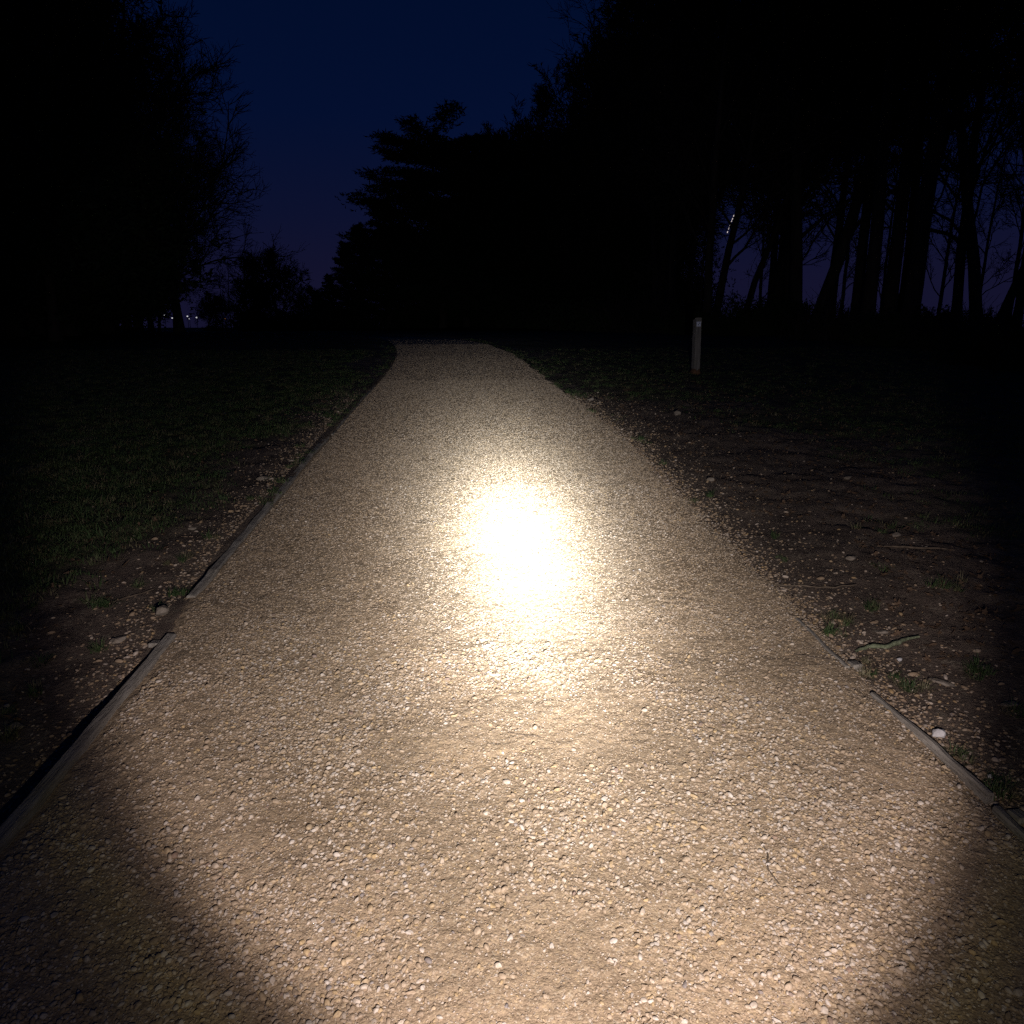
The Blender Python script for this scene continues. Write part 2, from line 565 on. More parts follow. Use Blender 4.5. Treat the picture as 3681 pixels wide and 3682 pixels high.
def scatter(name, src, pos, rot, scl, kind_n):
    me = bpy.data.meshes.new(name)
    n = len(pos)
    me.vertices.add(n)
    me.vertices.foreach_set('co', np.ascontiguousarray(pos, np.float32).ravel())
    for nm, arr, typ in (('rot', rot, 'FLOAT_VECTOR'), ('scl', scl, 'FLOAT_VECTOR')):
        at = me.attributes.new(nm, typ, 'POINT')
        at.data.foreach_set('vector', np.ascontiguousarray(arr, np.float32).ravel())
    at = me.attributes.new('pick', 'INT', 'POINT')
    at.data.foreach_set('value', rng.integers(0, kind_n, n).astype(np.int32))
    me.update()
    o = obj(name, me)
    ng = bpy.data.node_groups.new(name + '_scatter', 'GeometryNodeTree')
    ng.interface.new_socket('Geometry', in_out='INPUT', socket_type='NodeSocketGeometry')
    ng.interface.new_socket('Geometry', in_out='OUTPUT', socket_type='NodeSocketGeometry')
    gi, go = ng.nodes.new('NodeGroupInput'), ng.nodes.new('NodeGroupOutput')
    ci = ng.nodes.new('GeometryNodeCollectionInfo')
    ci.inputs['Collection'].default_value = src
    ci.inputs['Separate Children'].default_value = True
    ci.inputs['Reset Children'].default_value = True
    ip = ng.nodes.new('GeometryNodeInstanceOnPoints')
    ip.inputs['Pick Instance'].default_value = True

    def na(nm, dt):
        q = ng.nodes.new('GeometryNodeInputNamedAttribute')
        q.data_type = dt
        q.inputs['Name'].default_value = nm
        return [s for s in q.outputs if s.enabled and s.name == 'Attribute'][0]
    e2r = ng.nodes.new('FunctionNodeEulerToRotation')
    ng.links.new(na('rot', 'FLOAT_VECTOR'), e2r.inputs[0])
    ng.links.new(gi.outputs[0], ip.inputs['Points'])
    ng.links.new(ci.outputs[0], ip.inputs['Instance'])
    ng.links.new(na('pick', 'INT'), ip.inputs['Instance Index'])
    ng.links.new(e2r.outputs[0], ip.inputs['Rotation'])
    ng.links.new(na('scl', 'FLOAT_VECTOR'), ip.inputs['Scale'])
    ng.links.new(ip.outputs[0], go.inputs[0])
    md = o.modifiers.new('scatter', 'NODES')
    md.node_group = ng
    return o


PEB = source_set('pebble_kinds', [bm_mesh('pebble_%d' % i, ico(2, 40 + i, flat=0.55 + 0.07 * (i % 5), rough=0.22), M_peb, i % 3 == 0) for i in range(14)])
PEB1 = source_set('grit_kinds', [bm_mesh('grit_%d' % i, ico(1, 70 + i, flat=0.65, rough=0.3), M_peb) for i in range(6)])


M_pebf = M_peb.copy()
M_pebf.name = 'pebble_even'
for _n in M_pebf.node_tree.nodes:
    if _n.type == 'VALTORGB' and len(_n.color_ramp.elements) > 5:
        for _e in _n.color_ramp.elements:
            _c, _m = _e.color[:3], (0.44, 0.325, 0.225)
            _e.color = tuple(_m[_i] + (_c[_i] - _m[_i]) * 0.6 for _i in range(3)) + (1,)
PEBF = source_set('bedded_pebble_kinds', [bm_mesh('bedded_pebble_%d' % i, ico(1, 240 + i, flat=0.42 + 0.05 * (i % 4), rough=0.25), M_pebf, i % 2 == 0) for i in range(10)])


def pebble_zone(y0, y1, dens, rmed, rsig, rmax, sink, thr, xpad=0.02, nfreq=2.2, seed=300):
    n = int((y1 - y0) * 3.0 * dens)
    y = rng.uniform(y0, y1, n)
    u = rng.uniform(0, 1, n)
    x = (edge_l(y) + xpad) * (1 - u) + (edge_r(y) + 0.10) * u
    keep = (fbm(x * nfreq, y * nfreq, seed, 4) + 0.35 * fbm(x * 12, y * 12, seed + 9, 2) + rng.normal(0, 0.28, n)) > thr
    x, y = x[keep], y[keep]
    n = len(x)
    r = np.minimum(rmed * np.exp(rng.normal(0, rsig, n)), rmax)
    z = path_h(x, y) + grit_h(x, y) * 0.5 + r * rng.uniform(-sink, 0.30, n)
    rot = np.stack([rng.normal(0, 0.28, n), rng.normal(0, 0.28, n), rng.uniform(0, 6.283, n)], -1)
    s = np.stack([r * rng.uniform(0.9, 1.35, n), r * rng.uniform(0.75, 1.05, n), r * rng.uniform(0.8, 1.15, n)], -1)
    return np.stack([x, y, z], -1), rot, s


zones = [pebble_zone(0.85, 3.3, 12500, 0.0050, 0.36, 0.0110, 0.30, 0.04),
         pebble_zone(3.3, 5.5, 1600, 0.0056, 0.30, 0.010, 0.40, 0.02)]
P, Q, S = (np.concatenate(k) for k in zip(*zones))
tag(scatter('gravel', PEB, P, Q, S, 14), label='loose pale tan pebbles covering the gravel path', cat='gravel', kind='stuff')
zones = [pebble_zone(2.3, 3.0, 3500, 0.0047, 0.2, 0.009, 0.5, -9), pebble_zone(3.0, 7.0, 9500, 0.0052, 0.22, 0.009, 0.5, -9),
         pebble_zone(7.0, 11.5, 5600, 0.0066, 0.22, 0.011, 0.5, -9), pebble_zone(11.5, 15.0, 2600, 0.0084, 0.2, 0.012, 0.7, -9),
         pebble_zone(15.0, 18.5, 2000, 0.0080, 0.2, 0.011, 0.8, -9), pebble_zone(18.5, 21.0, 450, 0.0070, 0.2, 0.010, 1.0, -9)]
P, Q, S = (np.concatenate(k) for k in zip(*zones))
tag(scatter('bedded_gravel', PEBF, P, Q, S, 10), label='small even stones bedded in the farther part of the path', cat='gravel', kind='stuff')
zones = [pebble_zone(0.85, 2.6, 9000, 0.0027, 0.22, 0.004, 0.2, -0.45, seed=340),
         pebble_zone(2.6, 3.3, 4000, 0.0034, 0.22, 0.005, 0.2, -0.45, seed=340)]
P, Q, S = (np.concatenate(k) for k in zip(*zones))
tag(scatter('grit', PEB1, P, Q, S, 6), label='fine grit bedded between the pebbles of the path', cat='grit', kind='stuff')


# pebbles trodden into the soil on both verges
M_dirty = M_peb.copy()
M_dirty.name = 'muddy_pebble'
_b = M_dirty.node_tree.nodes['Principled BSDF']
_l = _b.inputs['Base Color'].links[0].from_socket
M_dirty.node_tree.links.new(mixc(M_dirty.node_tree, 1.0, _l, (0.74, 0.70, 0.67), 'MULTIPLY'), _b.inputs['Base Color'])
PEBD = source_set('muddy_pebble_kinds', [bm_mesh('muddy_pebble_%d' % i, ico(2, 140 + i, flat=0.5 + 0.05 * (i % 5), rough=0.25), M_dirty) for i in range(8)])


def verge_pebbles(n, side):
    y = 1.2 + 9.0 * rng.random(n) ** 1.6
    d = np.where(rng.random(n) < 0.68, np.abs(rng.exponential(0.10, n)), np.abs(rng.exponential(0.55, n))) + 0.01
    x = edge_l(y) - 0.07 - d if side < 0 else edge_r(y) + d
    k = rng.random(n) < 1 - 0.7 * turf(x, y)
    x, y = x[k], y[k]
    n = len(x)
    r = np.minimum(0.0062 * np.exp(rng.normal(0, 0.42, n)), 0.022)
    z = soil_h(x, y) + r * rng.uniform(-0.45, 0.2, n)
    rot = np.stack([rng.normal(0, 0.3, n), rng.normal(0, 0.3, n), rng.uniform(0, 6.283, n)], -1)
    s = np.stack([r * rng.uniform(0.9, 1.4, n), r * rng.uniform(0.75, 1.05, n), r], -1)
    return np.stack([x, y, z], -1), rot, s


P, Q, S = (np.concatenate(k) for k in zip(verge_pebbles(7000, -1), verge_pebbles(13000, 1)))
tag(scatter('verge_gravel', PEBD, P, Q, S, 8), label='pebbles trodden into the bare soil along both path edges', cat='gravel', kind='stuff')


# ---------------------------------------------------------------- grass
def clump_mesh(seed, n, h, spread, lean):
    rr = np.random.default_rng(seed)
    V_, F_ = [], []
    for _ in range(n):
        a_ = rr.uniform(0, 6.283)
        rad = spread * math.sqrt(rr.random())
        bx, by = rad * math.cos(a_), rad * math.sin(a_)
        a2 = a_ + rr.normal(0, 0.8)
        hh = h * rr.uniform(0.45, 1.1)
        ln = lean * rr.uniform(0.3, 1.4) * hh
        w = 0.0016 * rr.uniform(0.7, 1.4)
        dx, dy = math.cos(a2), math.sin(a2)
        px, py = -dy * w, dx * w
        k = len(V_)
        for t, ww in ((0, 1.0), (0.5, 0.85), (0.85, 0.5)):
            ox, oy, oz = bx + dx * ln * t * t, by + dy * ln * t * t, hh * (t - 0.25 * t * t * lean)
            V_ += [(ox - px * ww, oy - py * ww, oz), (ox + px * ww, oy + py * ww, oz)]
        V_.append((bx + dx * ln, by + dy * ln, hh * (1 - 0.3 * lean)))
        F_ += [(k, k + 1, k + 3), (k, k + 3, k + 2), (k + 2, k + 3, k + 5), (k + 2, k + 5, k + 4), (k + 4, k + 5, k + 6)]
    return mesh_np('clump', np.array(V_), np.array(F_), M_grass, True)


SHORT = source_set('short_grass_kinds', [clump_mesh(500 + i, 16, 0.036 + 0.006 * i, 0.055, 1.15) for i in range(6)])
TUFT = source_set('grass_tuft_kinds', [clump_mesh(520 + i, 34, 0.085, 0.035, 1.0) for i in range(5)])


def put_grass(name, src, kn, x, y, smin, smax, label, sink=0.004):
    n = len(x)
    z = soil_h(x, y) - sink
    s = rng.uniform(smin, smax, n)
    rot = np.stack([rng.normal(0, 0.12, n), rng.normal(0, 0.12, n), rng.uniform(0, 6.283, n)], -1)
    tag(scatter(name, src, np.stack([x, y, z], -1), rot, np.stack([s, s, s * rng.uniform(0.7, 1.2, n)], -1), kn), label=label, cat='grass', kind='stuff')


n = 30000
y = 1.5 + 15 * rng.random(n) ** 1.3
x = edge_l(y) - 0.1 - (1.0 + 0.55 * y) * rng.random(n)
k = rng.random(n) < turf(x, y) * (0.55 + 0.6 * (fbm(x * 4, y * 4, 77, 2) > -0.1))
put_grass('grass', SHORT, 6, x[k], y[k], 0.7, 1.25, 'short sparse turf on the field left of the path')
n = 30000
y = 1.5 + 15 * rng.random(n) ** 1.2
x = edge_r(y) + 0.15 + (1.4 + 0.6 * y) * rng.random(n)
k = rng.random(n) < turf(x, y) * (0.3 + 0.6 * (fbm(x * 4, y * 4, 78, 2) > 0.0))
put_grass('grass', SHORT, 6, x[k], y[k], 0.6, 1.1, 'thin patchy turf on the ground right of the path')
n = 900
y = 5.0 + 16 * rng.random(n)
lf = rng.random(n) < 0.5
w_ = rng.normal(0.05, 0.09, n) * sstep(4, 9, y)
x = np.where(lf, edge_l(y) - 0.03 - w_, edge_r(y) + 0.06 + w_)
k = fbm(x * 2, y * 1.1, 79, 3) > -0.15
put_grass('grass', SHORT, 6, x[k], y[k], 0.5, 1.0, 'grass creeping over the far edges of the path', sink=-0.008)
# tufts by the edging boards, where the photograph shows them
tl = [(-1.60, 3.02), (-1.72, 3.45), (-1.80, 3.55), (-1.66, 3.72), (-1.55, 4.05), (-1.62, 4.0), (-1.5, 4.35), (-1.78, 2.95), (-1.66, 2.72), (-1.72, 2.6),
      (-2.0, 3.2), (-2.1, 3.3), (-2.05, 3.45), (-1.9, 2.75), (-1.75, 2.35), (-1.62, 2.45), (-1.85, 2.45), (-1.50, 5.2), (-1.47, 6.1), (-1.55, 6.9), (-1.48, 3.4), (-1.46, 3.62), (-2.2, 4.1), (-2.0, 4.5)]
tr = [(1.62, 2.78), (1.60, 2.66), (1.66, 2.60), (1.70, 2.56), (1.58, 3.0), (1.66, 3.2), (1.98, 2.62), (2.02, 2.66), (1.95, 2.35), (1.60, 1.95), (1.66, 1.99), (1.64, 2.12),
      (2.35, 3.45), (2.42, 3.38), (2.5, 3.5), (2.2, 3.75), (1.75, 3.9), (2.55, 4.3), (2.4, 4.4), (1.85, 4.3), (1.72, 5.2), (1.65, 6.2), (1.62, 7.2), (1.4, 8.6), (1.46, 8.9), (1.36, 10.3), (1.3, 11.2), (1.25, 12), (1.7, 3.1), (1.9, 3.25), (2.7, 3.1)]
tx, ty = [], []
for cx_, cy_ in tl + tr:
    for _ in range(random.randint(2, 4)):
        tx.append(cx_ + random.gauss(0, 0.022))
        ty.append(cy_ + random.gauss(0, 0.022))
put_grass('grass', TUFT, 5, np.array(tx), np.array(ty), 0.35, 0.8, 'bright green grass tufts rooted along both path edges')

# ---------------------------------------------------------------- fallen leaves and clods
LV = []
for i in range(5):
    rr = random.Random(900 + i)
    m_ = 10
    vv, ff = [(0, 0, 0.004)], []
    for j in range(m_):
        a_ = 6.283 * j / m_
        q = (1.0 if j % 2 == 0 else 0.62) * rr.uniform(0.8, 1.15) * (1.35 if j in (0, 5) else 0.9)
        vv.append((q * math.cos(a_), 0.75 * q * math.sin(a_), 0.16 * rr.uniform(-0.3, 1.6)))
    for j in range(m_):
        ff.append((0, 1 + j, 1 + (j + 1) % m_))
    LV.append(mesh_np('leaf_%d' % i, np.array(vv), np.array(ff), M_leaf))
LEAF = source_set('leaf_kinds', LV)
n = 5200
y = 1.6 + 9.5 * rng.random(n) ** 1.3
side = rng.random(n) < 0.8
x = np.where(side, edge_r(y) + 0.35 + np.abs(rng.normal(0.9, 0.8, n)) * (0.5 + 0.16 * y), edge_l(y) - 0.3 - np.abs(rng.normal(0.8, 0.8, n)))
keep = fbm(x * 1.6, y * 1.6, 66, 3) > -0.15
x, y = x[keep], y[keep]
n = len(x)
s = rng.uniform(0.010, 0.024, n)
tag(scatter('leaf_litter', LEAF, np.stack([x, y, soil_h(x, y) + 0.006], -1),
            np.stack([rng.normal(0, 0.35, n), rng.normal(0, 0.35, n), rng.uniform(0, 6.283, n)], -1), np.stack([s, s, s], -1), 5),
    label='brown fallen leaves scattered over the muddy verges', cat='leaves', kind='stuff')


# ---------------------------------------------------------------- edging boards
def board(ax_, ay, bx_, by, label, thick=0.045, top0=0.014, top1=0.010, depth=0.14, wob=0.004, seed=0, stakes=(), lean=0.0):
    """a plank on edge from (ax, ay) to (bx, by); tops rise above the gravel by top0..top1"""
    L = math.hypot(bx_ - ax_, by - ay)
    ang = math.atan2(by - ay, bx_ - ax_) - math.pi / 2
    za = float(G(ay)) + 0.012
    t = empty('edging_board', (ax_, ay, za), ang)
    rr = np.random.default_rng(seed)
    n_ = max(8, int(L / 0.07))
    ts = np.linspace(0, 1, n_)
    V_, F_ = [], []
    nzs = np.convolve(rr.normal(0, 1, n_ + 6), np.ones(7) / 7, 'valid')
    nws = np.convolve(rr.normal(0, 1, n_ + 6), np.ones(7) / 7, 'valid')
    for i, tt in enumerate(ts):
        yy = tt * L
        gz = float(G(ay + (by - ay) * tt)) + 0.012 - za
        top = gz + top0 + (top1 - top0) * tt + nzs[i] * wob
        hw = thick / 2 * (1 + 0.06 * nws[i])
        off = nws[i] * 0.012
        c = 0.006
        prof = [(-hw, gz - depth), (-hw, top - c), (-hw + c, top), (hw - c, top - 0.002), (hw, top - c), (hw, gz - depth)]
        for qx, qz in prof:
            V_.append((qx + off + lean * (qz - gz + depth), yy, qz))
    for i in range(n_ - 1):
        for j in range(5):
            k_ = i * 6 + j
            F_.append((k_, k_ + 1, k_ + 7, k_ + 6))
    for e_ in (0, (n_ - 1) * 6):
        F_.append((e_, e_ + 1, e_ + 4, e_ + 5))
        F_.append((e_ + 1, e_ + 2, e_ + 3, e_ + 4))
    me_ = mesh_np('plank', np.array(V_), np.array(F_), M_board)
    bm_ = bmesh.new()
    bm_.from_mesh(me_)
    bmesh.ops.recalc_face_normals(bm_, faces=bm_.faces)
    bm_.to_mesh(me_)
    bm_.free()
    obj('plank', me_, t)
    for sy_, side_ in stakes:
        bm_ = bmesh.new()
        bmesh.ops.create_cube(bm_, size=1.0)
        for v in bm_.verts:
            v.co.x *= 0.045
            v.co.y *= 0.055
            v.co.z *= 0.30
            if v.co.z > 0:
                v.co.x *= 0.92
                v.co.z -= 0.006 if v.co.y > 0 else 0
        bmesh.ops.bevel(bm_, geom=bm_.edges[:], offset=0.004, segments=1, affect='EDGES')
        s_ = obj('stake', bm_mesh('stake', bm_, M_board, False), t)
        gz = float(G(ay + (by - ay) * sy_ / L)) + 0.012 - za
        s_.location = (side_ * (thick / 2 + 0.027), sy_, gz - 0.15 - 0.002)
    tag(t, label, 'edging board', 'timber edging boards along the path')
    return t


board(-1.312, 1.20, -1.300, 3.12, 'long grey timber edging board nearest the camera on the left', top0=0.020, top1=0.002, seed=1, wob=0.008, stakes=((1.86, -1),))
board(-1.375, 3.55, -1.372, 5.05, 'left timber edging board beside the dark patch of soil, second from the camera', top0=-0.004, top1=0.014, seed=2, lean=0.08, wob=0.02)
board(-1.372, 5.09, -1.375, 7.35, 'left timber edging board level with the bright spot, third from the camera', top0=0.012, top1=0.000, seed=3, wob=0.02)
board(-1.372, 7.5, -1.36, 11.0, 'left timber edging board farthest up the path', top0=-0.006, top1=-0.002, seed=4, wob=0.02)
board(1.558, 0.90, 1.548, 1.86, 'short timber edging board at the right edge of the picture', top0=0.006, top1=0.006, wob=0.012, thick=0.028, seed=5, stakes=((0.93, 1),))
board(1.540, 1.90, 1.512, 2.50, 'worn timber edging board beside the white stone on the right', top0=0.008, top1=-0.002, wob=0.014, thick=0.025, seed=6)
board(1.515, 2.70, 1.500, 3.15, 'stub of timber edging board near the mossy stick', top0=0.004, top1=-0.003, wob=0.012, thick=0.024, seed=7, stakes=((0.03, 1),))


# ---------------------------------------------------------------- single stones
def stone(x, y, size, label, mat=None, flat=0.6, seed=0, rz=0.0, stretch=1.0, name='stone', side_path=False, lift=0.25):
    bm_ = ico(2, seed, flat=flat, rough=0.35)
    if not side_path:
        size *= 0.82
    for v in bm_.verts:
        v.co.x *= stretch * size
        v.co.y *= size
        v.co.z *= size
    z = float(path_h(x, y) if side_path else soil_h(x, y))
    o = obj(name, bm_mesh(name, bm_, mat or M_rock, False))
    o.location = (x, y, z + size * flat * lift)
    o.rotation_euler = (random.uniform(-0.1, 0.1), random.uniform(-0.1, 0.1), rz)
    tag(o, label, 'stone', 'stones lying on the verges')
    return o


stone(1.602, 2.250, 0.030, 'bright white knobbly stone beside the right edging board', M_white, 0.7, 11, 0.3, 1.25, lift=0.6)
stone(1.633, 2.02, 0.017, 'small whitish stone right of the path, nearer the camera than the white knobbly one', M_white, 0.6, 12, 0.8, 1.2, lift=0.5)
stone(-1.425, 3.34, 0.042, 'squarish buff stone at the gap in the left edging', M_rock, 0.75, 13, 0.2, 1.2, lift=0.7)
stone(-1.52, 3.10, 0.035, 'flat brown stone just left of the left stake', M_rock, 0.55, 14, 1.0, 1.5)
stone(-1.615, 2.50, 0.033, 'rounded brown stone in the grass left of the near edging board', M_rock, 0.7, 15, 0.4, 1.0, lift=0.5)
stone(2.10, 3.86, 0.030, 'pale rounded stone on the mud right of the bright spot', M_rock, 0.6, 16, 0.1, 1.2, lift=0.6)
stone(2.56, 4.22, 0.032, 'squarish pale stone farther out on the right mud', M_rock, 0.6, 17, 0.6, 1.2, lift=0.6)
stone(1.775, 2.79, 0.016, 'little whitish cube of stone just below the mossy stick', M_white, 0.8, 18, 0.3, 1.0, lift=0.7)
stone(1.84, 2.60, 0.034, 'long flat grey stone right of the path below the mossy stick', M_rock, 0.4, 19, -0.7, 1.9)
stone(2.07, 2.70, 0.030, 'pair-sized buff stone half buried in the right mud', M_rock, 0.5, 20, 0.2, 1.5)
stone(1.82, 3.02, 0.034, 'smooth tan stone half sunk above the mossy stick', M_rock, 0.5, 21, 0.1, 1.4, lift=0.0)
stone(1.98, 2.42, 0.030, 'broken tan stone at the far right of the bare soil', M_rock, 0.5, 22, 0.3, 1.7)
stone(1.86, 5.6, 0.040, 'pale stone on the right mud level with the bright spot', M_rock, 0.6, 23, 0.3, 1.2, lift=0.5)
stone(2.35, 8.4, 0.055, 'reddish brown stone on the dark ground towards the post', M_rock, 0.7, 24, 0.1, 1.2, lift=0.5)
stone(1.56, 9.6, 0.055, 'cream stone at the far right edge of the path', M_rock, 0.7, 25, 0.4, 1.1, lift=0.5)
stone(2.9, 5.5, 0.040, 'pale stone far out in the leaf litter', M_rock, 0.55, 26, 0.4, 1.3, lift=0.5)
stone(-1.70, 4.55, 0.030, 'purplish grey stone on bare soil left of the path', M_rock, 0.5, 27, 0.4, 1.3)
stone(-1.58, 5.75, 0.045, 'buff stone by the far dark crack of soil left of the path', M_rock, 0.5, 28, 0.2, 1.6, lift=0.4)


# ---------------------------------------------------------------- sticks
def tube(pts, radii, sides=6):
    V_, F_ = [], []
    P_ = [Vector(p) for p in pts]
    for i, p in enumerate(P_):
        d = (P_[min(i + 1, len(P_) - 1)] - P_[max(i - 1, 0)]).normalized()
        a_ = d.cross(Vector((0.31, 0.17, 0.93))).normalized()
        b_ = d.cross(a_)
        for j in range(sides):
            t = 6.28318 * j / sides
            V_.append(p + (a_ * math.cos(t) + b_ * math.sin(t)) * radii[i])
    for i in range(len(P_) - 1):
        for j in range(sides):
            k0, k1 = i * sides + j, i * sides + (j + 1) % sides
            F_.append((k0, k1, k1 + sides, k0 + sides))
    return V_, F_


def stick(pts2, r, label, mat, name='fallen_stick', branch=None, on_path=False, lump=0.0, lift=0.8):
    n_ = 14
    hf = path_h if on_path else soil_h
    pts2 = np.array(pts2, float)
    tt = np.linspace(0, len(pts2) - 1, n_)
    xs_ = np.interp(tt, range(len(pts2)), pts2[:, 0])
    ys_ = np.interp(tt, range(len(pts2)), pts2[:, 1])
    ln_ = float(np.hypot(xs_[-1] - xs_[0], ys_[-1] - ys_[0]))
    wv = np.cumsum(rng.normal(0, 1, n_)) * ln_ * 0.018
    ys_ = ys_ + wv - np.linspace(wv[0], wv[-1], n_)
    zmax = hf(xs_, ys_)
    zl = np.maximum(np.polyval(np.polyfit(range(n_), zmax, 1), range(n_)), zmax - 0.004) + r * lift
    rad = [r * (0.35 + 0.65 * math.sin(math.pi * (0.12 + 0.8 * i / (n_ - 1)))) * (1 + lump * random.uniform(-1, 1)) for i in range(n_)]
    o0 = Vector((xs_[0], ys_[0], zl[0]))
    V_, F_ = tube([(a_ - o0.x, b_ - o0.y, c_ - o0.z + random.gauss(0, r * 0.12)) for a_, b_, c_ in zip(xs_, ys_, zl)], rad, 7)
    t = empty(name, o0)
    obj('stem', mesh_np('stem', np.array(V_), np.array(F_), mat, True), t)
    if branch:
        i, (dx, dy), ln = branch
        b0 = Vector((xs_[i] - o0.x, ys_[i] - o0.y, zl[i] - o0.z))
        V_, F_ = tube([b0, b0 + Vector((dx, dy, 0.2)) * ln * 0.5, b0 + Vector((dx, dy, 0.12)) * ln], [r * 0.5, r * 0.4, r * 0.2], 5)
        obj('side_twig', mesh_np('side_twig', np.array(V_), np.array(F_), mat, True), t)
    tag(t, label, 'stick', 'sticks and twigs on the ground')
    return t


stick([(1.625, 2.86), (1.70, 2.905), (1.78, 2.89), (1.85, 2.915), (1.955, 2.955)], 0.0105, 'pale green mossy stick lying on the mud right of the path', M_moss, branch=(9, (0.3, 0.9), 0.03), lump=0.18, lift=1.0)
stick([(-1.72, 3.50), (-1.68, 3.58), (-1.64, 3.60), (-1.60, 3.69), (-1.585, 3.66)], 0.004, 'thin crooked pale twig on the soil left of the path', M_stick)
stick([(1.70, 2.0), (1.80, 2.07), (1.93, 2.16)], 0.004, 'dark twig on the soil near the right border', M_stick)
stick([(0.78, 1.60), (0.768, 1.655), (0.79, 1.71), (0.785, 1.745)], 0.0024, 'forked dark twig on the path lower right of the middle', M_stick, on_path=True, branch=(6, (0.8, 0.5), 0.03))
stick([(0.12, 2.30), (0.19, 2.275), (0.235, 2.27)], 0.0018, 'thin dark twig on the path below the bright spot', M_stick, on_path=True)
stick([(0.63, 1.98), (0.70, 1.955)], 0.0016, 'straw coloured stalk on the path right of the middle', M_leaf, on_path=True)
stick([(-1.30, 4.02), (-1.42, 3.95), (-1.50, 3.99)], 0.003, 'dark twig poking over the left edging gap', M_stick, branch=(7, (-0.5, 0.8), 0.05))
stick([(1.50, 3.60), (1.62, 3.55), (1.78, 3.53), (1.95, 3.50)], 0.005, 'long dark stick along the right edge beyond the mossy one', M_stick)
stick([(1.33, 2.80), (1.46, 2.74), (1.50, 2.75)], 0.003, 'dark twig lying on the gravel by the right board stub', M_stick, on_path=True, branch=(5, (0.6, -0.3), 0.05))
stick([(2.35, 4.05), (2.55, 4.0), (2.75, 3.95)], 0.007, 'thick dark stick in the leaf litter on the right', M_stick)

# ---------------------------------------------------------------- waymarker post
wp = empty('waymarker_post', (3.624, 12.0, float(soil_h(3.624, 12.0)) - 0.02), R(-6))
wp.rotation_euler = (R(-1.0), R(-0.6), R(14))
bm = bmesh.new()
bmesh.ops.create_cube(bm, size=1.0)
for v in bm.verts:
    v.co.x *= 0.100
    v.co.y *= 0.100
    v.co.z = (v.co.z + 0.5) * 0.885
    if v.co.z > 0.5 and v.co.y > 0:
        v.co.z -= 0.035
bmesh.ops.subdivide_edges(bm, edges=[e for e in bm.edges if abs(e.verts[0].co.z - e.verts[1].co.z) > 0.5], cuts=10)
for v in bm.verts:
    v.co.x += random.gauss(0, 0.0014)
    v.co.y += random.gauss(0, 0.0014)
bmesh.ops.bevel(bm, geom=[e for e in bm.edges if len(e.link_faces) == 2 and e.calc_face_angle() > 0.7], offset=0.007, segments=2, affect='EDGES')
pb = obj('post_body', bm_mesh('post_body', bm, M_post, False), wp)
bm = bmesh.new()
bmesh.ops.create_cube(bm, size=1.0)
for v in bm.verts:
    v.co.x *= 0.074
    v.co.y *= 0.004
    v.co.z *= 0.074
bmesh.ops.bevel(bm, geom=bm.edges[:], offset=0.0012, segments=1, affect='EDGES')
pl = obj('waymark_plate', bm_mesh('waymark_plate', bm, M_plate, False), wp)
pl.location = (-0.006, -0.0535, 0.783)
pl['label'] = 'square bluish white waymark plate with a small arrow'
AWS = 0.85
aw = [(-0.022, -0.024), (-0.014, -0.026), (0.006, 0.006), (0.013, 0.001), (0.016, 0.030), (-0.008, 0.014), (-0.001, 0.010)]
V_ = [(x * AWS, -0.0040, z * AWS) for x, z in aw] + [(x * AWS, -0.0022, z * AWS) for x, z in aw]
m_ = len(aw)
bm = bmesh.new()
vs_ = [bm.verts.new(v) for v in V_]
bm.faces.new(vs_[:m_])
for i in range(m_):
    bm.faces.new((vs_[i], vs_[(i + 1) % m_], vs_[m_ + (i + 1) % m_], vs_[m_ + i]))
bmesh.ops.recalc_face_normals(bm, faces=bm.faces)
obj('arrow', bm_mesh('arrow', bm, M_arrow, False), pl)
# drying split below the plate
V_, F_ = tube([(-0.012, -0.0500, 0.715), (-0.010, -0.0510, 0.69), (-0.013, -0.0510, 0.66), (-0.011, -0.0500, 0.64)], [0.001, 0.003, 0.0025, 0.001], 5)
obj('drying_split', mesh_np('drying_split', np.array(V_), np.array(F_), M_arrow), wp)
# clay splashed round the foot
bm = bmesh.new()
bmesh.ops.create_cone(bm, cap_ends=True, segments=22, radius1=0.10, radius2=0.070, depth=0.10)
for v in bm.verts:
    s_ = 1 + random.uniform(-0.14, 0.14)
    v.co.x *= s_
    v.co.y *= s_
    v.co.z = v.co.z + 0.03 + random.uniform(-0.02, 0.02)
obj('clay_foot', bm_mesh('clay_foot', bm, M_clay), wp)
tag(wp, 'grey timber waymarker post with a small white arrow plate standing on the right', 'post')


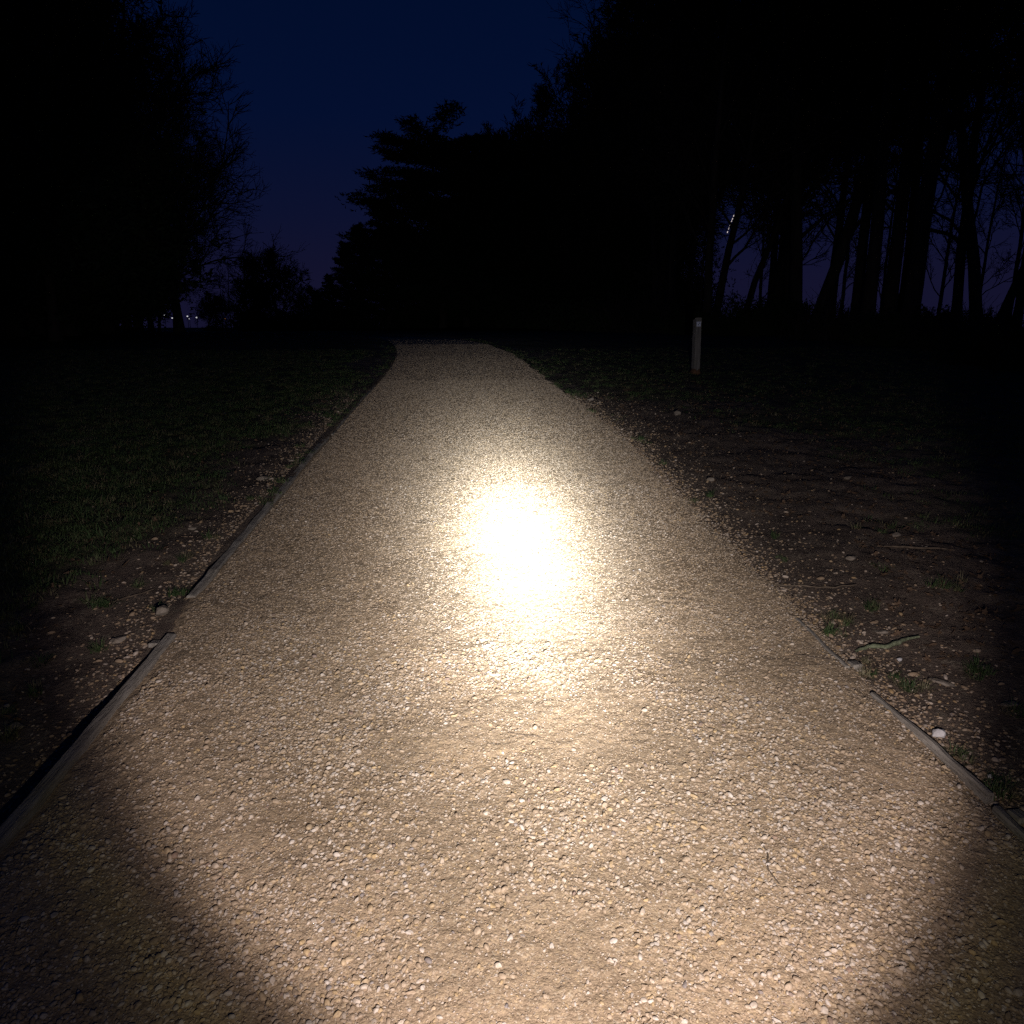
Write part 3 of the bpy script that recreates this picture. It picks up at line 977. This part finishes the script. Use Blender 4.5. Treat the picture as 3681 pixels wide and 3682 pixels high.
# ---------------------------------------------------------------- trees
def seg_prisms(segs, sides=3):
    """many separate tapered prisms: segs is (n, 8) of p0, p1, r0, r1"""
    s = np.asarray(segs, float)
    p0, p1, r0, r1 = s[:, :3], s[:, 3:6], s[:, 6], s[:, 7]
    d = p1 - p0
    d /= np.linalg.norm(d, axis=1, keepdims=True) + 1e-9
    ref = np.where(np.abs(d[:, 2:3]) < 0.9, np.array([[0, 0, 1.0]]), np.array([[1.0, 0, 0]]))
    a_ = np.cross(d, ref)
    a_ /= np.linalg.norm(a_, axis=1, keepdims=True) + 1e-9
    b_ = np.cross(d, a_)
    V_ = []
    for p, r_ in ((p0, r0), (p1, r1)):
        for j in range(sides):
            t = 6.28318 * j / sides
            V_.append(p + (a_ * math.cos(t) + b_ * math.sin(t)) * r_[:, None])
    V_ = np.stack(V_, 1)
    n_ = len(s)
    base = (np.arange(n_) * 2 * sides)[:, None]
    F_ = []
    for j in range(sides):
        q = (j + 1) % sides
        F_.append(np.concatenate([base + j, base + q, base + q + sides, base + j + sides], 1))
    return V_.reshape(-1, 3), np.concatenate(F_, 0)


def grow_branch(rr, p, d, L, r0, r1, n_, wander, lift):
    pts, dirs = [p], []
    d = d / np.linalg.norm(d)
    for i in range(n_):
        d = d + rr.normal(0, wander, 3) + np.array([0, 0, lift])
        d /= np.linalg.norm(d)
        p = p + d * L / n_
        pts.append(p)
        dirs.append(d)
    rad = np.linspace(r0, r1, n_ + 1)
    return pts, dirs, rad


def around(rr, d, ang):
    """a direction at an angle to d, turned at random"""
    v = rr.normal(0, 1, 3)
    v -= d * v.dot(d)
    v /= np.linalg.norm(v) + 1e-9
    return d * math.cos(ang) + v * math.sin(ang)


def bare_tree(seed, H=16.0, tr=0.22, fork=0.3, limbs=14, spread=0.85, l1=0.42, kids=(7, 7, 5), twig=0.006, low=0.25, stems=1, lean=(0, 0), wide=1.0):
    rr = np.random.default_rng(seed)
    tv_, tf_, segs = [], [], []

    def add_tube(pts, rad, sides):
        V_, F_ = tube(pts, rad, sides)
        k = len(tv_)
        tv_.extend([tuple(v) for v in V_])
        tf_.extend([tuple(i + k for i in f) for f in F_])
    for sidx in range(stems):
        d0 = np.array([lean[0] + (0.0 if stems == 1 else 0.22 * (1 if sidx else -1)), lean[1], 1.0])
        pts, dirs, rad = grow_branch(rr, np.array([0.0, 0, -0.15]) if stems == 1 else np.array([0.25 * (1 if sidx else -1), 0, -0.15]), d0, H * 0.86, tr, tr * 0.14, 12, 0.05, 0.02)
        rad = rad.copy()
        rad[0] *= 1.35
        add_tube(pts, rad, 9)
        pts = np.array(pts)
        for i in range(limbs):
            t = low + (1 - low) * ((i + rr.random()) / limbs)
            q = t * (len(pts) - 1)
            k = min(int(q), len(pts) - 2)
            p = pts[k] + (pts[k + 1] - pts[k]) * (q - k)
            L1 = H * l1 * (1.0 - 0.62 * max(0, (t - low) / (1 - low)) ** 1.4) * rr.uniform(0.75, 1.15) * wide
            d1 = around(rr, dirs[k], spread * rr.uniform(0.7, 1.25))
            rb = tr * 0.34 * (1 - 0.6 * t) * rr.uniform(0.8, 1.2)
            b1, e1, r1_ = grow_branch(rr, p, d1, L1, rb, 0.02, 6, 0.16, 0.05)
            add_tube(b1, r1_, 5)
            b1 = np.array(b1)
            for j in range(kids[0]):
                t2 = 0.2 + 0.8 * (j + rr.random()) / kids[0]
                q = t2 * 5.999
                k = int(q)
                p2 = b1[k] + (b1[k + 1] - b1[k]) * (q - k)
                L2 = L1 * 0.5 * (1.15 - 0.6 * t2) * rr.uniform(0.7, 1.3)
                b2, e2, r2 = grow_branch(rr, p2, around(rr, e1[k], rr.uniform(0.45, 1.0)), L2, 0.022, 0.009, 4, 0.17, 0.06)
                for s_ in range(4):
                    segs.append((*b2[s_], *b2[s_ + 1], r2[s_], r2[s_ + 1]))
                for m in range(kids[1]):
                    t3 = 0.15 + 0.85 * (m + rr.random()) / kids[1]
                    q = t3 * 3.999
                    k3 = int(q)
                    p3 = b2[k3] + (b2[k3 + 1] - b2[k3]) * (q - k3)
                    L3 = max(0.25, L2 * 0.5 * rr.uniform(0.6, 1.3))
                    b3, e3, r3 = grow_branch(rr, p3, around(rr, e2[k3], rr.uniform(0.4, 1.0)), L3, 0.009, twig, 3, 0.2, 0.06)
                    for s_ in range(3):
                        segs.append((*b3[s_], *b3[s_ + 1], r3[s_], r3[s_ + 1]))
                    for w in range(kids[2]):
                        k4 = rr.integers(0, 3)
                        p4 = b3[k4] + (b3[k4 + 1] - b3[k4]) * rr.random()
                        L4 = L3 * rr.uniform(0.3, 0.65)
                        d4 = around(rr, e3[k4], rr.uniform(0.4, 0.9))
                        d5 = d4 + rr.normal(0, 0.2, 3) + np.array([0, 0, 0.12])
                        pm = p4 + d4 * L4 * 0.55
                        segs.append((*p4, *pm, twig, twig * 0.8))
                        segs.append((*pm, *(pm + d5 * L4 * 0.45), twig * 0.8, twig * 0.5))
    trunk = mesh_np('trunk', np.array(tv_), np.array(tf_), M_bark, True)
    cv, cf = seg_prisms(segs, 3)
    return trunk, mesh_np('crown', cv, cf, M_twig)


def needle_tufts(rr, pts, size, n_blade, width, flat=0.5):
    """sprays of thin blades round each point"""
    pts = np.asarray(pts)
    n_ = len(pts)
    P_ = np.repeat(pts, n_blade, 0)
    d = rr.normal(0, 1, (n_ * n_blade, 3))
    d[:, 2] = d[:, 2] * flat + 0.25
    d /= np.linalg.norm(d, axis=1, keepdims=True)
    s = rr.normal(0, 1, d.shape)
    s -= d * (s * d).sum(1, keepdims=True)
    s /= np.linalg.norm(s, axis=1, keepdims=True)
    L = size * rr.uniform(0.5, 1.15, (len(d), 1))
    V_ = np.stack([P_ - s * width, P_ + d * L * 0.55 + s * width, P_ + d * L], 1).reshape(-1, 3)
    return V_, np.arange(len(V_)).reshape(-1, 3)


def conifer(seed, H=15.0, tr=0.28, n_limb=46, reach=5.0, profile='pine', low=0.18, tuft=0.32, per=26, blades=9, width=0.035):
    rr = np.random.default_rng(seed)
    pts, dirs, rad = grow_branch(rr, np.array([0, 0, -0.15]), np.array([0, 0, 1.0]), H, tr, 0.03, 12, 0.02, 0.05)
    tv_, tf_ = [], []

    def add_tube(p_, r_, sides):
        V_, F_ = tube(p_, r_, sides)
        k = len(tv_)
        tv_.extend([tuple(v) for v in V_])
        tf_.extend([tuple(i + k for i in f) for f in F_])
    add_tube(pts, rad, 9)
    pts = np.array(pts)
    tp = []
    for i in range(n_limb):
        t = low + (0.99 - low) * (i + 0.5 * rr.random()) / n_limb
        q = t * 11.999
        k = int(q)
        p = pts[k] + (pts[k + 1] - pts[k]) * (q - k)
        u = (t - low) / (1 - low)
        if profile == 'pine':
            L = reach * (0.55 + 0.45 * math.sin(math.pi * min(1, 0.25 + 0.8 * u))) * rr.uniform(0.68, 1.1)
            d = np.array([math.cos(i * 2.4), math.sin(i * 2.4), rr.uniform(-0.05, 0.25)])
            lift = 0.02
        else:
            L = reach * (1.03 - u) ** 0.8 * rr.uniform(0.75, 1.1) + 0.25
            d = np.array([math.cos(i * 2.4), math.sin(i * 2.4), -0.1 + 0.5 * u])
            lift = 0.015
        b1, e1, r1_ = grow_branch(rr, p, d, L, max(0.02, tr * 0.22 * (1 - 0.7 * t)), 0.012, 6, 0.07, lift)
        add_tube(b1, r1_, 4)
        b1 = np.array(b1)
        m = max(6, int(per * (0.4 + L / reach)))
        tt = rr.random(m) ** 0.65
        q = (0.15 + 0.85 * tt) * 5.999
        k = q.astype(int)
        base = b1[k] + (b1[k + 1] - b1[k]) * (q - k)[:, None]
        side = rr.normal(0, 1, (m, 3)) * np.array([1, 1, 0.22]) * (0.10 + 0.13 * L * (1 - 0.5 * tt))[:, None]
        tp.append(base + side)
    tp = np.concatenate(tp)
    V_, F_ = needle_tufts(rr, tp, tuft, blades, width)
    return mesh_np('trunk', np.array(tv_), np.array(tf_), M_bark, True), mesh_np('crown', V_, F_, M_needle)


def bush(seed, w=2.0, h=1.3, stems=60, leafy=0):
    rr = np.random.default_rng(seed)
    segs, lp = [], []
    for i in range(stems):
        a_ = rr.uniform(0, 6.283)
        p = np.array([rr.normal(0, w * 0.28), rr.normal(0, w * 0.28), -0.05])
        d = np.array([math.cos(a_) * 0.55, math.sin(a_) * 0.55, 1.0])
        L = h * rr.uniform(0.6, 1.25)
        b1, e1, r1_ = grow_branch(rr, p, d, L, 0.014, 0.006, 5, 0.16, 0.0)
        for s_ in range(5):
            segs.append((*b1[s_], *b1[s_ + 1], r1_[s_], r1_[s_ + 1]))
        for j in range(9):
            k = rr.integers(0, 5)
            p2 = np.array(b1[k]) + (np.array(b1[k + 1]) - b1[k]) * rr.random()
            b2, e2, r2 = grow_branch(rr, p2, around(rr, e1[k], rr.uniform(0.4, 1.0)), L * rr.uniform(0.2, 0.45), 0.007, 0.004, 3, 0.2, 0.03)
            for s_ in range(3):
                segs.append((*b2[s_], *b2[s_ + 1], r2[s_], r2[s_ + 1]))
            if leafy:
                lp += [b2[1], b2[2], b2[3]]
    V_, F_ = seg_prisms(segs, 3)
    st = mesh_np('stems', V_, F_, M_twig)
    lv = None
    if leafy:
        V_, F_ = needle_tufts(rr, np.array(lp), 0.16, leafy, 0.035, 0.9)
        lv = mesh_np('foliage', V_, F_, M_ever)
    return st, lv


def broad_evergreen(seed, H=9.0, w=3.2, n_=5200, size=0.34, width=0.085):
    """a dense holly or yew: clumps of leaves through an uneven crown down to the ground"""
    rr = np.random.default_rng(seed)
    segs = []
    pts, dirs, rad = grow_branch(rr, np.array([0, 0, -0.1]), np.array([0, 0, 1.0]), H * 0.9, 0.2, 0.03, 10, 0.04, 0.03)
    V0, F0 = tube(pts, rad, 8)
    cl = []
    for i in range(70):
        t = rr.uniform(0.06, 1.0)
        a_ = rr.uniform(0, 6.283)
        rad_ = w * (0.55 + 0.45 * math.sin(math.pi * min(1, 0.3 + 0.7 * t))) * (1.05 - t ** 3 * 0.75) * rr.uniform(0.3, 1.0)
        cl.append((rad_ * math.cos(a_), rad_ * math.sin(a_), t * H))
    cl = np.array(cl)
    pick = rr.integers(0, len(cl), n_)
    P_ = cl[pick] + rr.normal(0, 1, (n_, 3)) * np.array([0.5, 0.5, 0.36]) * (w / 3.2)
    P_[:, 2] = np.maximum(P_[:, 2], 0.05)
    V_, F_ = needle_tufts(rr, P_, size, 4, width, 0.8)
    return mesh_np('trunk', np.array(V0), np.array(F0), M_bark, True), mesh_np('crown', V_, F_, M_ever)


BARE = [bare_tree(1001, 17, 0.18, limbs=17, kids=(7, 7, 5), twig=0.010, low=0.26, spread=0.7, l1=0.32),
        bare_tree(1002, 16, 0.15, limbs=18, kids=(7, 6, 5), twig=0.009, low=0.22, spread=0.65, l1=0.30),
        bare_tree(1003, 18, 0.20, limbs=15, kids=(8, 7, 5), twig=0.010, low=0.28, spread=0.8, l1=0.34, lean=(0.05, 0)),
        bare_tree(1004, 15, 0.14, limbs=17, kids=(7, 7, 5), twig=0.009, low=0.2, spread=0.75, l1=0.33, lean=(-0.04, 0.03))]
OAK = bare_tree(1011, 12.5, 0.22, limbs=24, kids=(9, 8, 6), twig=0.009, low=0.13, spread=1.05, l1=0.40)
ROUND = bare_tree(1012, 11.5, 0.30, limbs=34, kids=(8, 7, 6), twig=0.034, low=0.10, spread=1.05, l1=0.55)
BAREF = [bare_tree(1021, 17, 0.18, limbs=20, kids=(8, 7, 5), twig=0.024, low=0.2, spread=0.7, l1=0.32),
         bare_tree(1022, 16, 0.16, limbs=20, kids=(8, 7, 5), twig=0.022, low=0.2, spread=0.7, l1=0.34)]
FORK = bare_tree(1013, 17, 0.21, limbs=14, kids=(7, 6, 5), twig=0.007, low=0.18, stems=2, spread=0.8)
POLE = bare_tree(1014, 15, 0.115, limbs=18, kids=(6, 5, 5), twig=0.007, low=0.12, spread=0.85, l1=0.22)
LEANER = bare_tree(1015, 14, 0.13, limbs=16, kids=(7, 6, 5), twig=0.006, low=0.22, spread=0.9, l1=0.34, lean=(0.30, 0.0))
WIND = bare_tree(1016, 13, 0.14, limbs=16, kids=(7, 6, 5), twig=0.006, low=0.18, spread=1.0, l1=0.36, lean=(-0.16, 0.0))
PINE = conifer(1101, 15.0, 0.30, 84, 5.5, 'pine', 0.10, 0.42, 150, 5, 0.06)
PINE2 = conifer(1102, 17.0, 0.18, 42, 3.9, 'pine', 0.40, 0.38, 60, 7, 0.05)
FIR = conifer(1103, 9.0, 0.20, 70, 2.6, 'fir', 0.03, 0.34, 46, 7, 0.05)
EVER = [broad_evergreen(1201, 9.5, 3.2, 24000, 0.15, 0.035), broad_evergreen(1202, 7.0, 2.8, 18000, 0.15, 0.035)]
BUSH = [bush(1301, 2.4, 1.3, 70), bush(1302, 2.0, 1.0, 60, leafy=4)]

YAW = R(3.28)


def spot(px, D):
    """ground point D metres out in the direction that the photograph's column px (0..1931) looks"""
    F_ = 26.4 / 36 * 1931
    az = math.atan((px - 965.5) * math.cos(R(13.82)) / (F_ * math.cos(R(13.82)) ** 2 + (348.5 * math.sin(R(13.82))) * 0 + F_ * math.sin(R(13.82)) ** 2)) + YAW
    return D * math.sin(az), D * math.cos(az)


def plant(name, meshes, x, y, scale, label, cat, group=None, rz=None, parts=('trunk', 'crown'), sz=None):
    t = empty(name, (x, y, float(soil_h(x, y)) - 0.05), random.uniform(0, 6.283) if rz is None else rz, scale)
    if sz:
        t.scale = (scale, scale, sz)
    for pn, m in zip(parts, meshes):
        if m:
            obj(pn, m, t)
    tag(t, label, cat, group)
    return t


GR = 'trees of the wood on the right'
GL = 'trees massed on the left'
# --- right: the trunks that can be told apart against the sky
for px, D, kind, sc, rz, lab in [
        (1331, 26, POLE, 1.25, 0.4, 'straight bare tree just right of the waymarker post'),
        (1340, 29, WIND, 1.1, 2.6, 'crooked bare tree by the tiny bright streak in the sky'),
        (1396, 29, LEANER, 1.0, 0.5, 'slim bare tree leaning right beside the crooked one'),
        (1455, 34, POLE, 0.85, 2.0, 'thin pole-like bare tree left of the forked tree'),
        (1480, 31, POLE, 1.05, 4.0, 'narrow bare tree close to the left of the forked tree'),
        (1520, 26, FORK, 1.0, 0.15, 'big bare tree forking low into two thick stems'),
        (1803, 23, POLE, 1.15, 5.0, 'straight bare tree right of the thick pines'),
        (1852, 23, WIND, 1.15, 0.0, 'bare tree with a trunk slanting up to the left near the right border'),
        (1868, 21, LEANER, 0.85, -0.25, 'low bare tree bending right into the right border')]:
    x, y = spot(px, D)
    plant('bare_tree', kind, x, y, sc, lab, 'tree', GR, rz)
for px, D, sc, rz, lab in [(1636, 22, 1.0, 0.7, 'tall pine with a straight trunk, leftmost of the three thick trunks'),
                           (1674, 23, 1.05, 2.9, 'tall pine with the middle one of the three thick trunks'),
                           (1712, 21, 1.15, 4.4, 'tall pine with the thickest trunk, right of the other two')]:
    x, y = spot(px, D)
    plant('pine_tree', PINE2, x, y, sc, lab, 'tree', GR, rz)
lab = 'dark pine whose crown closes the canopy among the bare trees on the right'
for px, D, sc in [(1160, 56, 1.05), (1215, 50, 1.1), (1265, 44, 1.15), (1295, 48, 1.2), (1450, 46, 1.25), (1470, 38, 1.15), (1560, 44, 1.3), (1610, 30, 1.1), (1700, 34, 1.15)]:
    x, y = spot(px, D)
    plant('pine_tree', PINE2, x, y, sc, lab, 'tree', 'pines hidden in the right wood')
x, y = spot(1975, 19)
plant('pine_tree', PINE2, x, y, 0.8, 'pine reaching in from beyond the right border', 'tree', GR, 1.2)
# --- right: the crowded rest of the wood
lab = 'bare winter tree lost in the dark crowd of the wood right of the path'
for px, D, k, sc in [(905, 74, 2, 1.0), (935, 72, 1, 1.15), (925, 82, 3, 1.25), (965, 69, 0, 1.1), (1005, 66, 0, 1.15), (1050, 61, 1, 1.22), (1095, 55, 3, 1.2), (1135, 50, 0, 1.05), (1180, 46, 2, 0.98), (1225, 42, 1, 1.0), (1235, 38, 3, 1.15), (1262, 34, 0, 1.0),
                     (1015, 80, 2, 1.2), (1070, 74, 0, 1.15), (1120, 68, 3, 1.4), (1165, 62, 1, 1.3), (1195, 56, 2, 1.25), (1225, 51, 0, 1.3), (1250, 46, 3, 1.3), (1245, 42, 2, 1.2),
                     (1130, 86, 0, 1.6), (1185, 78, 3, 1.7), (1235, 70, 1, 1.6), (1235, 66, 2, 1.5), (1250, 58, 0, 1.5),
                     (1470, 38, 3, 1.2), (1565, 33, 1, 1.1), (1490, 52, 0, 1.4), (1480, 46, 2, 1.25), (1690, 42, 0, 1.25),
                     (1915, 27, 3, 0.95)]:
    x, y = spot(px, D)
    plant('bare_tree', BAREF[k % 2] if D > 44 else BARE[k], x, y, sc, lab, 'tree', GR)
lab = 'dense evergreen filling the dark foot of the wood right of the path'
for px, D, k, sc in [(770, 60, 0, 0.8), (860, 62, 0, 1.0), (930, 64, 1, 1.2), (985, 60, 0, 1.0), (1040, 54, 1, 1.1), (1090, 50, 0, 0.95), (1140, 46, 1, 0.9), (1185, 44, 1, 0.85), (910, 70, 0, 1.35), (1005, 72, 0, 1.55),
                     (1070, 66, 0, 1.6), (1140, 60, 0, 1.6), (1210, 56, 0, 1.5), (1225, 46, 1, 0.8), (1225, 62, 1, 1.5)]:
    x, y = spot(px, D)
    plant('evergreen_tree', EVER[k], x, y, sc, lab, 'tree', GR)
# --- the big spreading pine and the small firs stepping down from it
x, y = spot(835, 50)
plant('pine_tree', PINE, x, y, 0.97, 'broad dark pine with tiered branches at the left end of the wood', 'tree', None, 0.9, sz=0.78)
x, y = spot(880, 55)
plant('pine_tree', PINE, x, y, 1.0, 'second dark pine merging with the right side of the broad tiered one', 'tree', None, 3.4, sz=0.84)
for px, D, sc, lab in [(690, 56, 0.80, 'dark fir tucked under the left branches of the broad pine'),
                       (655, 60, 0.72, 'dark fir one step left of the broad pine'),
                       (622, 66, 0.52, 'small dark fir second from the left beside the round tree'),
                       (603, 70, 0.40, 'smallest dark fir nearest the far round tree'),
                       (735, 54, 0.95, 'tall dark fir in front of the broad pine trunk')]:
    x, y = spot(px, D)
    plant('fir_tree', FIR, x, y, sc, lab, 'tree', 'firs beside the broad pine')
lab = 'twiggy bare sapling in the gaps between the right trunks'
for px, D, sc in [(1262, 30, 0.6), (1318, 32, 0.5), (1430, 31, 0.6), (1580, 30, 0.65), (1608, 34, 0.6), (1765, 29, 0.6), (1835, 27, 0.5), (1900, 26, 0.6), (1660, 33, 0.6)]:
    x, y = spot(px, D)
    plant('sapling', POLE, x, y, sc, lab, 'tree', 'saplings between the right trunks')
# --- undergrowth along the wood edge
lab = 'low bare bramble bush in the undergrowth below the right trunks'
for i, (px, D, k, sc) in enumerate([(1250, 27, 0, 0.8), (1300, 25, 1, 0.7), (1350, 26, 0, 0.7), (1400, 24, 1, 0.6), (1440, 25, 1, 0.95), (1480, 26, 1, 0.9), (1530, 22, 0, 0.6), (1580, 22, 0, 0.8), (1620, 24, 1, 0.5),
                                    (1680, 20, 1, 0.6), (1740, 20, 1, 0.7), (1790, 19, 0, 0.7), (1840, 19, 1, 0.5), (1890, 17, 0, 0.7), (1925, 16, 1, 0.7), (1100, 36, 1, 1.2), (1160, 32, 1, 1.2), (1210, 29, 0, 1.2), (1040, 42, 1, 1.3), (980, 48, 1, 1.3), (1565, 28, 1, 0.7), (1650, 29, 1, 0.7), (1770, 27, 1, 0.7), (1860, 25, 1, 0.6)]):
    x, y = spot(px, D)
    plant('bush', BUSH[k], x, y, sc, lab if k == 0 else 'low leafy bush in the undergrowth below the right trunks', 'bush', 'undergrowth below the right trunks' + (' (bare)' if k == 0 else ' (leafy)'), parts=('stems', 'foliage'))
# --- left
for px, D, sc, lab in [(240, 52, 1.15, 'bare tree behind the lower left bulge of twigs'), (285, 60, 1.0, 'farther bare tree thickening the twigs above the distant lights'),
                       (215, 46, 1.25, 'bare tree thickening the middle of the left sky edge'), (180, 36, 1.35, 'bare tree thickening the top of the left sky edge')]:
    x, y = spot(px, D)
    plant('bare_tree', OAK, x, y, sc, lab, 'tree', 'trees thickening the left sky edge')
x, y = spot(338, 35)
plant('bare_tree', OAK, x, y, 0.92, 'spreading bare tree reaching farthest right from the left mass', 'tree', None, 2.2)
x, y = spot(130, 26)
plant('bare_tree', OAK, x, y, 1.2, 'tall bare tree overhanging the top of the left sky edge', 'tree', None, 0.3)
x, y = spot(200, 30)
plant('bare_tree', OAK, x, y, 1.0, 'dense bare tree whose twigs edge the sky high up on the left', 'tree', None, 4.1)
x, y = spot(262, 40)
plant('bare_tree', OAK, x, y, 0.95, 'bare tree filling the notch between the two left bulges of twigs', 'tree', None, 0.7)
lab = 'bare winter tree lost in the black mass left of the path'
for px, D, k, sc in [(215, 52, 3, 1.0), (185, 42, 1, 0.95), (165, 35, 0, 0.9), (110, 30, 1, 1.0), (60, 27, 0, 1.1), (10, 24, 3, 1.1), (-40, 24, 2, 1.1), (95, 38, 2, 1.2), (40, 34, 0, 1.2), (140, 46, 3, 1.4), (0, 30, 3, 1.2), (-90, 27, 0, 1.2), (-20, 38, 1, 1.5), (100, 22, 3, 0.95)]:
    x, y = spot(px, D)
    plant('bare_tree', BARE[k], x, y, sc, lab, 'tree', GL)
lab = 'dense evergreen filling the black mass left of the path'
for px, D, k, sc in [(193, 44, 0, 0.8), (153, 36, 1, 1.0), (113, 30, 0, 0.95), (73, 27, 1, 1.2), (33, 25, 0, 1.1), (-12, 23, 1, 1.4), (-52, 22, 0, 1.3), (48, 33, 0, 1.4), (88, 42, 0, 1.5), (123, 50, 0, 1.6), (8, 29, 0, 1.4), (-52, 28, 1, 2.0), (-2, 36, 0, 1.8), (48, 44, 0, 2.0)]:
    x, y = spot(px, D)
    plant('evergreen_tree', EVER[k], x, y, sc, lab, 'tree', GL)
# --- far beyond the crest
x, y = spot(530, 112)
plant('bare_tree', ROUND, x, y, 0.98, 'far round-headed bare tree standing alone beyond the field', 'tree', None, 0.5)
x, y = spot(474, 120)
plant('bare_tree', ROUND, x, y, 0.66, 'smaller bare tree at the left shoulder of the far round one', 'tree', None, 2.1)
x, y = spot(584, 118)
plant('bare_tree', ROUND, x, y, 0.60, 'smaller bare tree at the right shoulder of the far round one', 'tree', None, 4.0)
x, y = spot(436, 150)
plant('bare_tree', POLE, x, y, 1.15, 'thin faint poplar-like tree left of the far round tree', 'tree', None, 1.0)
x, y = spot(420, 158)
plant('bare_tree', POLE, x, y, 0.95, 'thinnest faint far tree beside the poplar-like one', 'tree', None, 3.0)
x, y = spot(392, 130)
plant('bare_tree', ROUND, x, y, 0.55, 'low bare tree among the distant lights', 'tree', None, 3.0)
x, y = spot(300, 55)
plant('bare_tree', OAK, x, y, 0.5, 'small bare tree below the spreading left tree', 'tree', None, 5.0)
lab = 'low far hedge bush at the foot of the broad pine'
for px, D, sc in [(770, 66, 1.5), (810, 68, 1.6), (845, 66, 1.5), (880, 70, 1.7), (915, 72, 1.7), (945, 70, 1.6)]:
    x, y = spot(px, D)
    plant('bush', BUSH[1], x, y, sc, lab, 'bush', 'hedge bushes below the pine', parts=('stems', 'foliage'))
lab = 'low far hedge bush along the end of the field'
for px, D, sc in [(400, 118, 0.9), (480, 115, 2.2), (490, 112, 2.6), (560, 110, 2.6), (600, 106, 2.8), (640, 100, 2.6)]:
    x, y = spot(px, D)
    plant('bush', BUSH[1], x, y, sc, lab, 'bush', 'far hedge bushes', parts=('stems', 'foliage'))


# ---------------------------------------------------------------- distant street lamps
def street_lamp(px, up_px, D, mat, label, size=1.0):
    x, y = spot(px, D)
    z0 = float(soil_h(x, y))
    ztop = CAM_Z + D * up_px / (26.4 / 36 * 1931)
    h = ztop - z0
    t = empty('street_lamp', (x, y, z0))
    V_, F_ = tube([(0, 0, -0.3), (0, 0, h * 0.5), (0, 0, h + 0.25)], [0.09, 0.07, 0.05], 8)
    obj('pole', mesh_np('pole', np.array(V_), np.array(F_), M_steel), t)
    bm_ = bmesh.new()
    bmesh.ops.create_uvsphere(bm_, u_segments=12, v_segments=8, radius=0.26 * size)
    for v in bm_.verts:
        v.co.z *= 0.8
        v.co.y -= 0.25
    lamp = obj('lamp_head', bm_mesh('lamp_head', bm_, mat), t, (0, 0, h))
    bm_ = bmesh.new()
    bmesh.ops.create_cone(bm_, cap_ends=True, segments=12, radius1=0.30 * size, radius2=0.12, depth=0.12)
    for v in bm_.verts:
        v.co.y -= 0.25
        v.co.z += 0.26 * size
    obj('hood', bm_mesh('hood', bm_, M_steel), t, (0, 0, h))
    tag(t, label, 'street lamp', 'distant street lamps')


street_lamp(313, 20, 250, M_lampw, 'distant white street lamp, leftmost and highest of the lights on the left')
street_lamp(327, 15, 262, M_lampw, 'distant white street lamp, second of the lights from the left', 0.8)
street_lamp(356, 18, 255, M_lampw, 'distant white street lamp in the middle of the lights', 0.85)
street_lamp(359, 14, 275, M_lampw, 'faintest distant white lamp just below the middle one', 0.6)
street_lamp(373, 16, 250, M_lampw, 'distant white street lamp, rightmost of the white lights', 0.95)
street_lamp(427, 14, 245, M_lampo, 'faint orange lamp right of the white lights', 0.9)

# ---------------------------------------------------------------- distant aircraft, banking, its landing lights on
D = 1500
x, y = spot(1365, D)
ac = empty('aircraft', (x, y, CAM_Z + D * 172 / (26.4 / 36 * 1931)))
ac.rotation_euler = (0, R(-72), -math.atan2(x, y))
fu = [(0, -17, 0.2), (0, -15.5, 0.1), (0, -13, 0), (0, 0, 0), (0, 9, 0.2), (0, 17, 1.0)]
V_, F_ = tube(fu, [0.2, 1.2, 1.9, 1.95, 1.6, 0.3], 12)
obj('fuselage', mesh_np('fuselage', np.array(V_), np.array(F_), M_alu, True), ac)


def slab(name, pts, th, parent, vertical=False):
    n_ = len(pts)
    V_ = []
    for s_ in (-th / 2, th / 2):
        for a_, b_, c_ in pts:
            V_.append((a_ + s_, b_, c_) if vertical else (a_, b_, c_ + s_))
    bm_ = bmesh.new()
    q = [bm_.verts.new(v) for v in V_]
    bm_.faces.new(q[:n_])
    bm_.faces.new(q[n_:])
    for i in range(n_):
        bm_.faces.new((q[i], q[(i + 1) % n_], q[n_ + (i + 1) % n_], q[n_ + i]))
    bmesh.ops.recalc_face_normals(bm_, faces=bm_.faces)
    return obj(name, bm_mesh(name, bm_, M_alu, False), parent)


for s_ in (-1, 1):
    slab('wing', [(s_ * 1.5, -4, -0.6), (s_ * 17, 3.5, 0.6), (s_ * 17, 5.2, 0.6), (s_ * 1.5, 3, -0.6)], 0.45, ac)
    slab('tailplane', [(s_ * 0.5, 13, 1.0), (s_ * 6, 15.5, 1.3), (s_ * 6, 16.6, 1.3), (s_ * 0.5, 16, 1.0)], 0.3, ac)
    V_, F_ = tube([(s_ * 5.5, -4.5, -1.9), (s_ * 5.5, -2.5, -1.9), (s_ * 5.5, 0, -1.8)], [0.95, 1.05, 0.6], 12)
    obj('engine', mesh_np('engine', np.array(V_), np.array(F_), M_alu, True), ac)
    for a_, r_ in ((3.6, 1.0), (8.5, 0.9), (14.5, 0.9)):
        bm_ = bmesh.new()
        bmesh.ops.create_uvsphere(bm_, u_segments=10, v_segments=6, radius=r_)
        for v in bm_.verts:
            v.co.x *= 2.0
            v.co.z *= 0.6
        le = -4 + (a_ - 1.5) / 15.5 * 7.5
        obj('landing_light', bm_mesh('landing_light', bm_, M_air), ac, (s_ * a_, le - 0.3, 0.0))
slab('tail_fin', [(0, 12, 1.2), (0, 16, 6.2), (0, 17.4, 6.2), (0, 16.8, 1.2)], 0.3, ac, True)
tag(ac, 'tiny bright slanting light of a distant aircraft between the right trunks', 'aircraft')
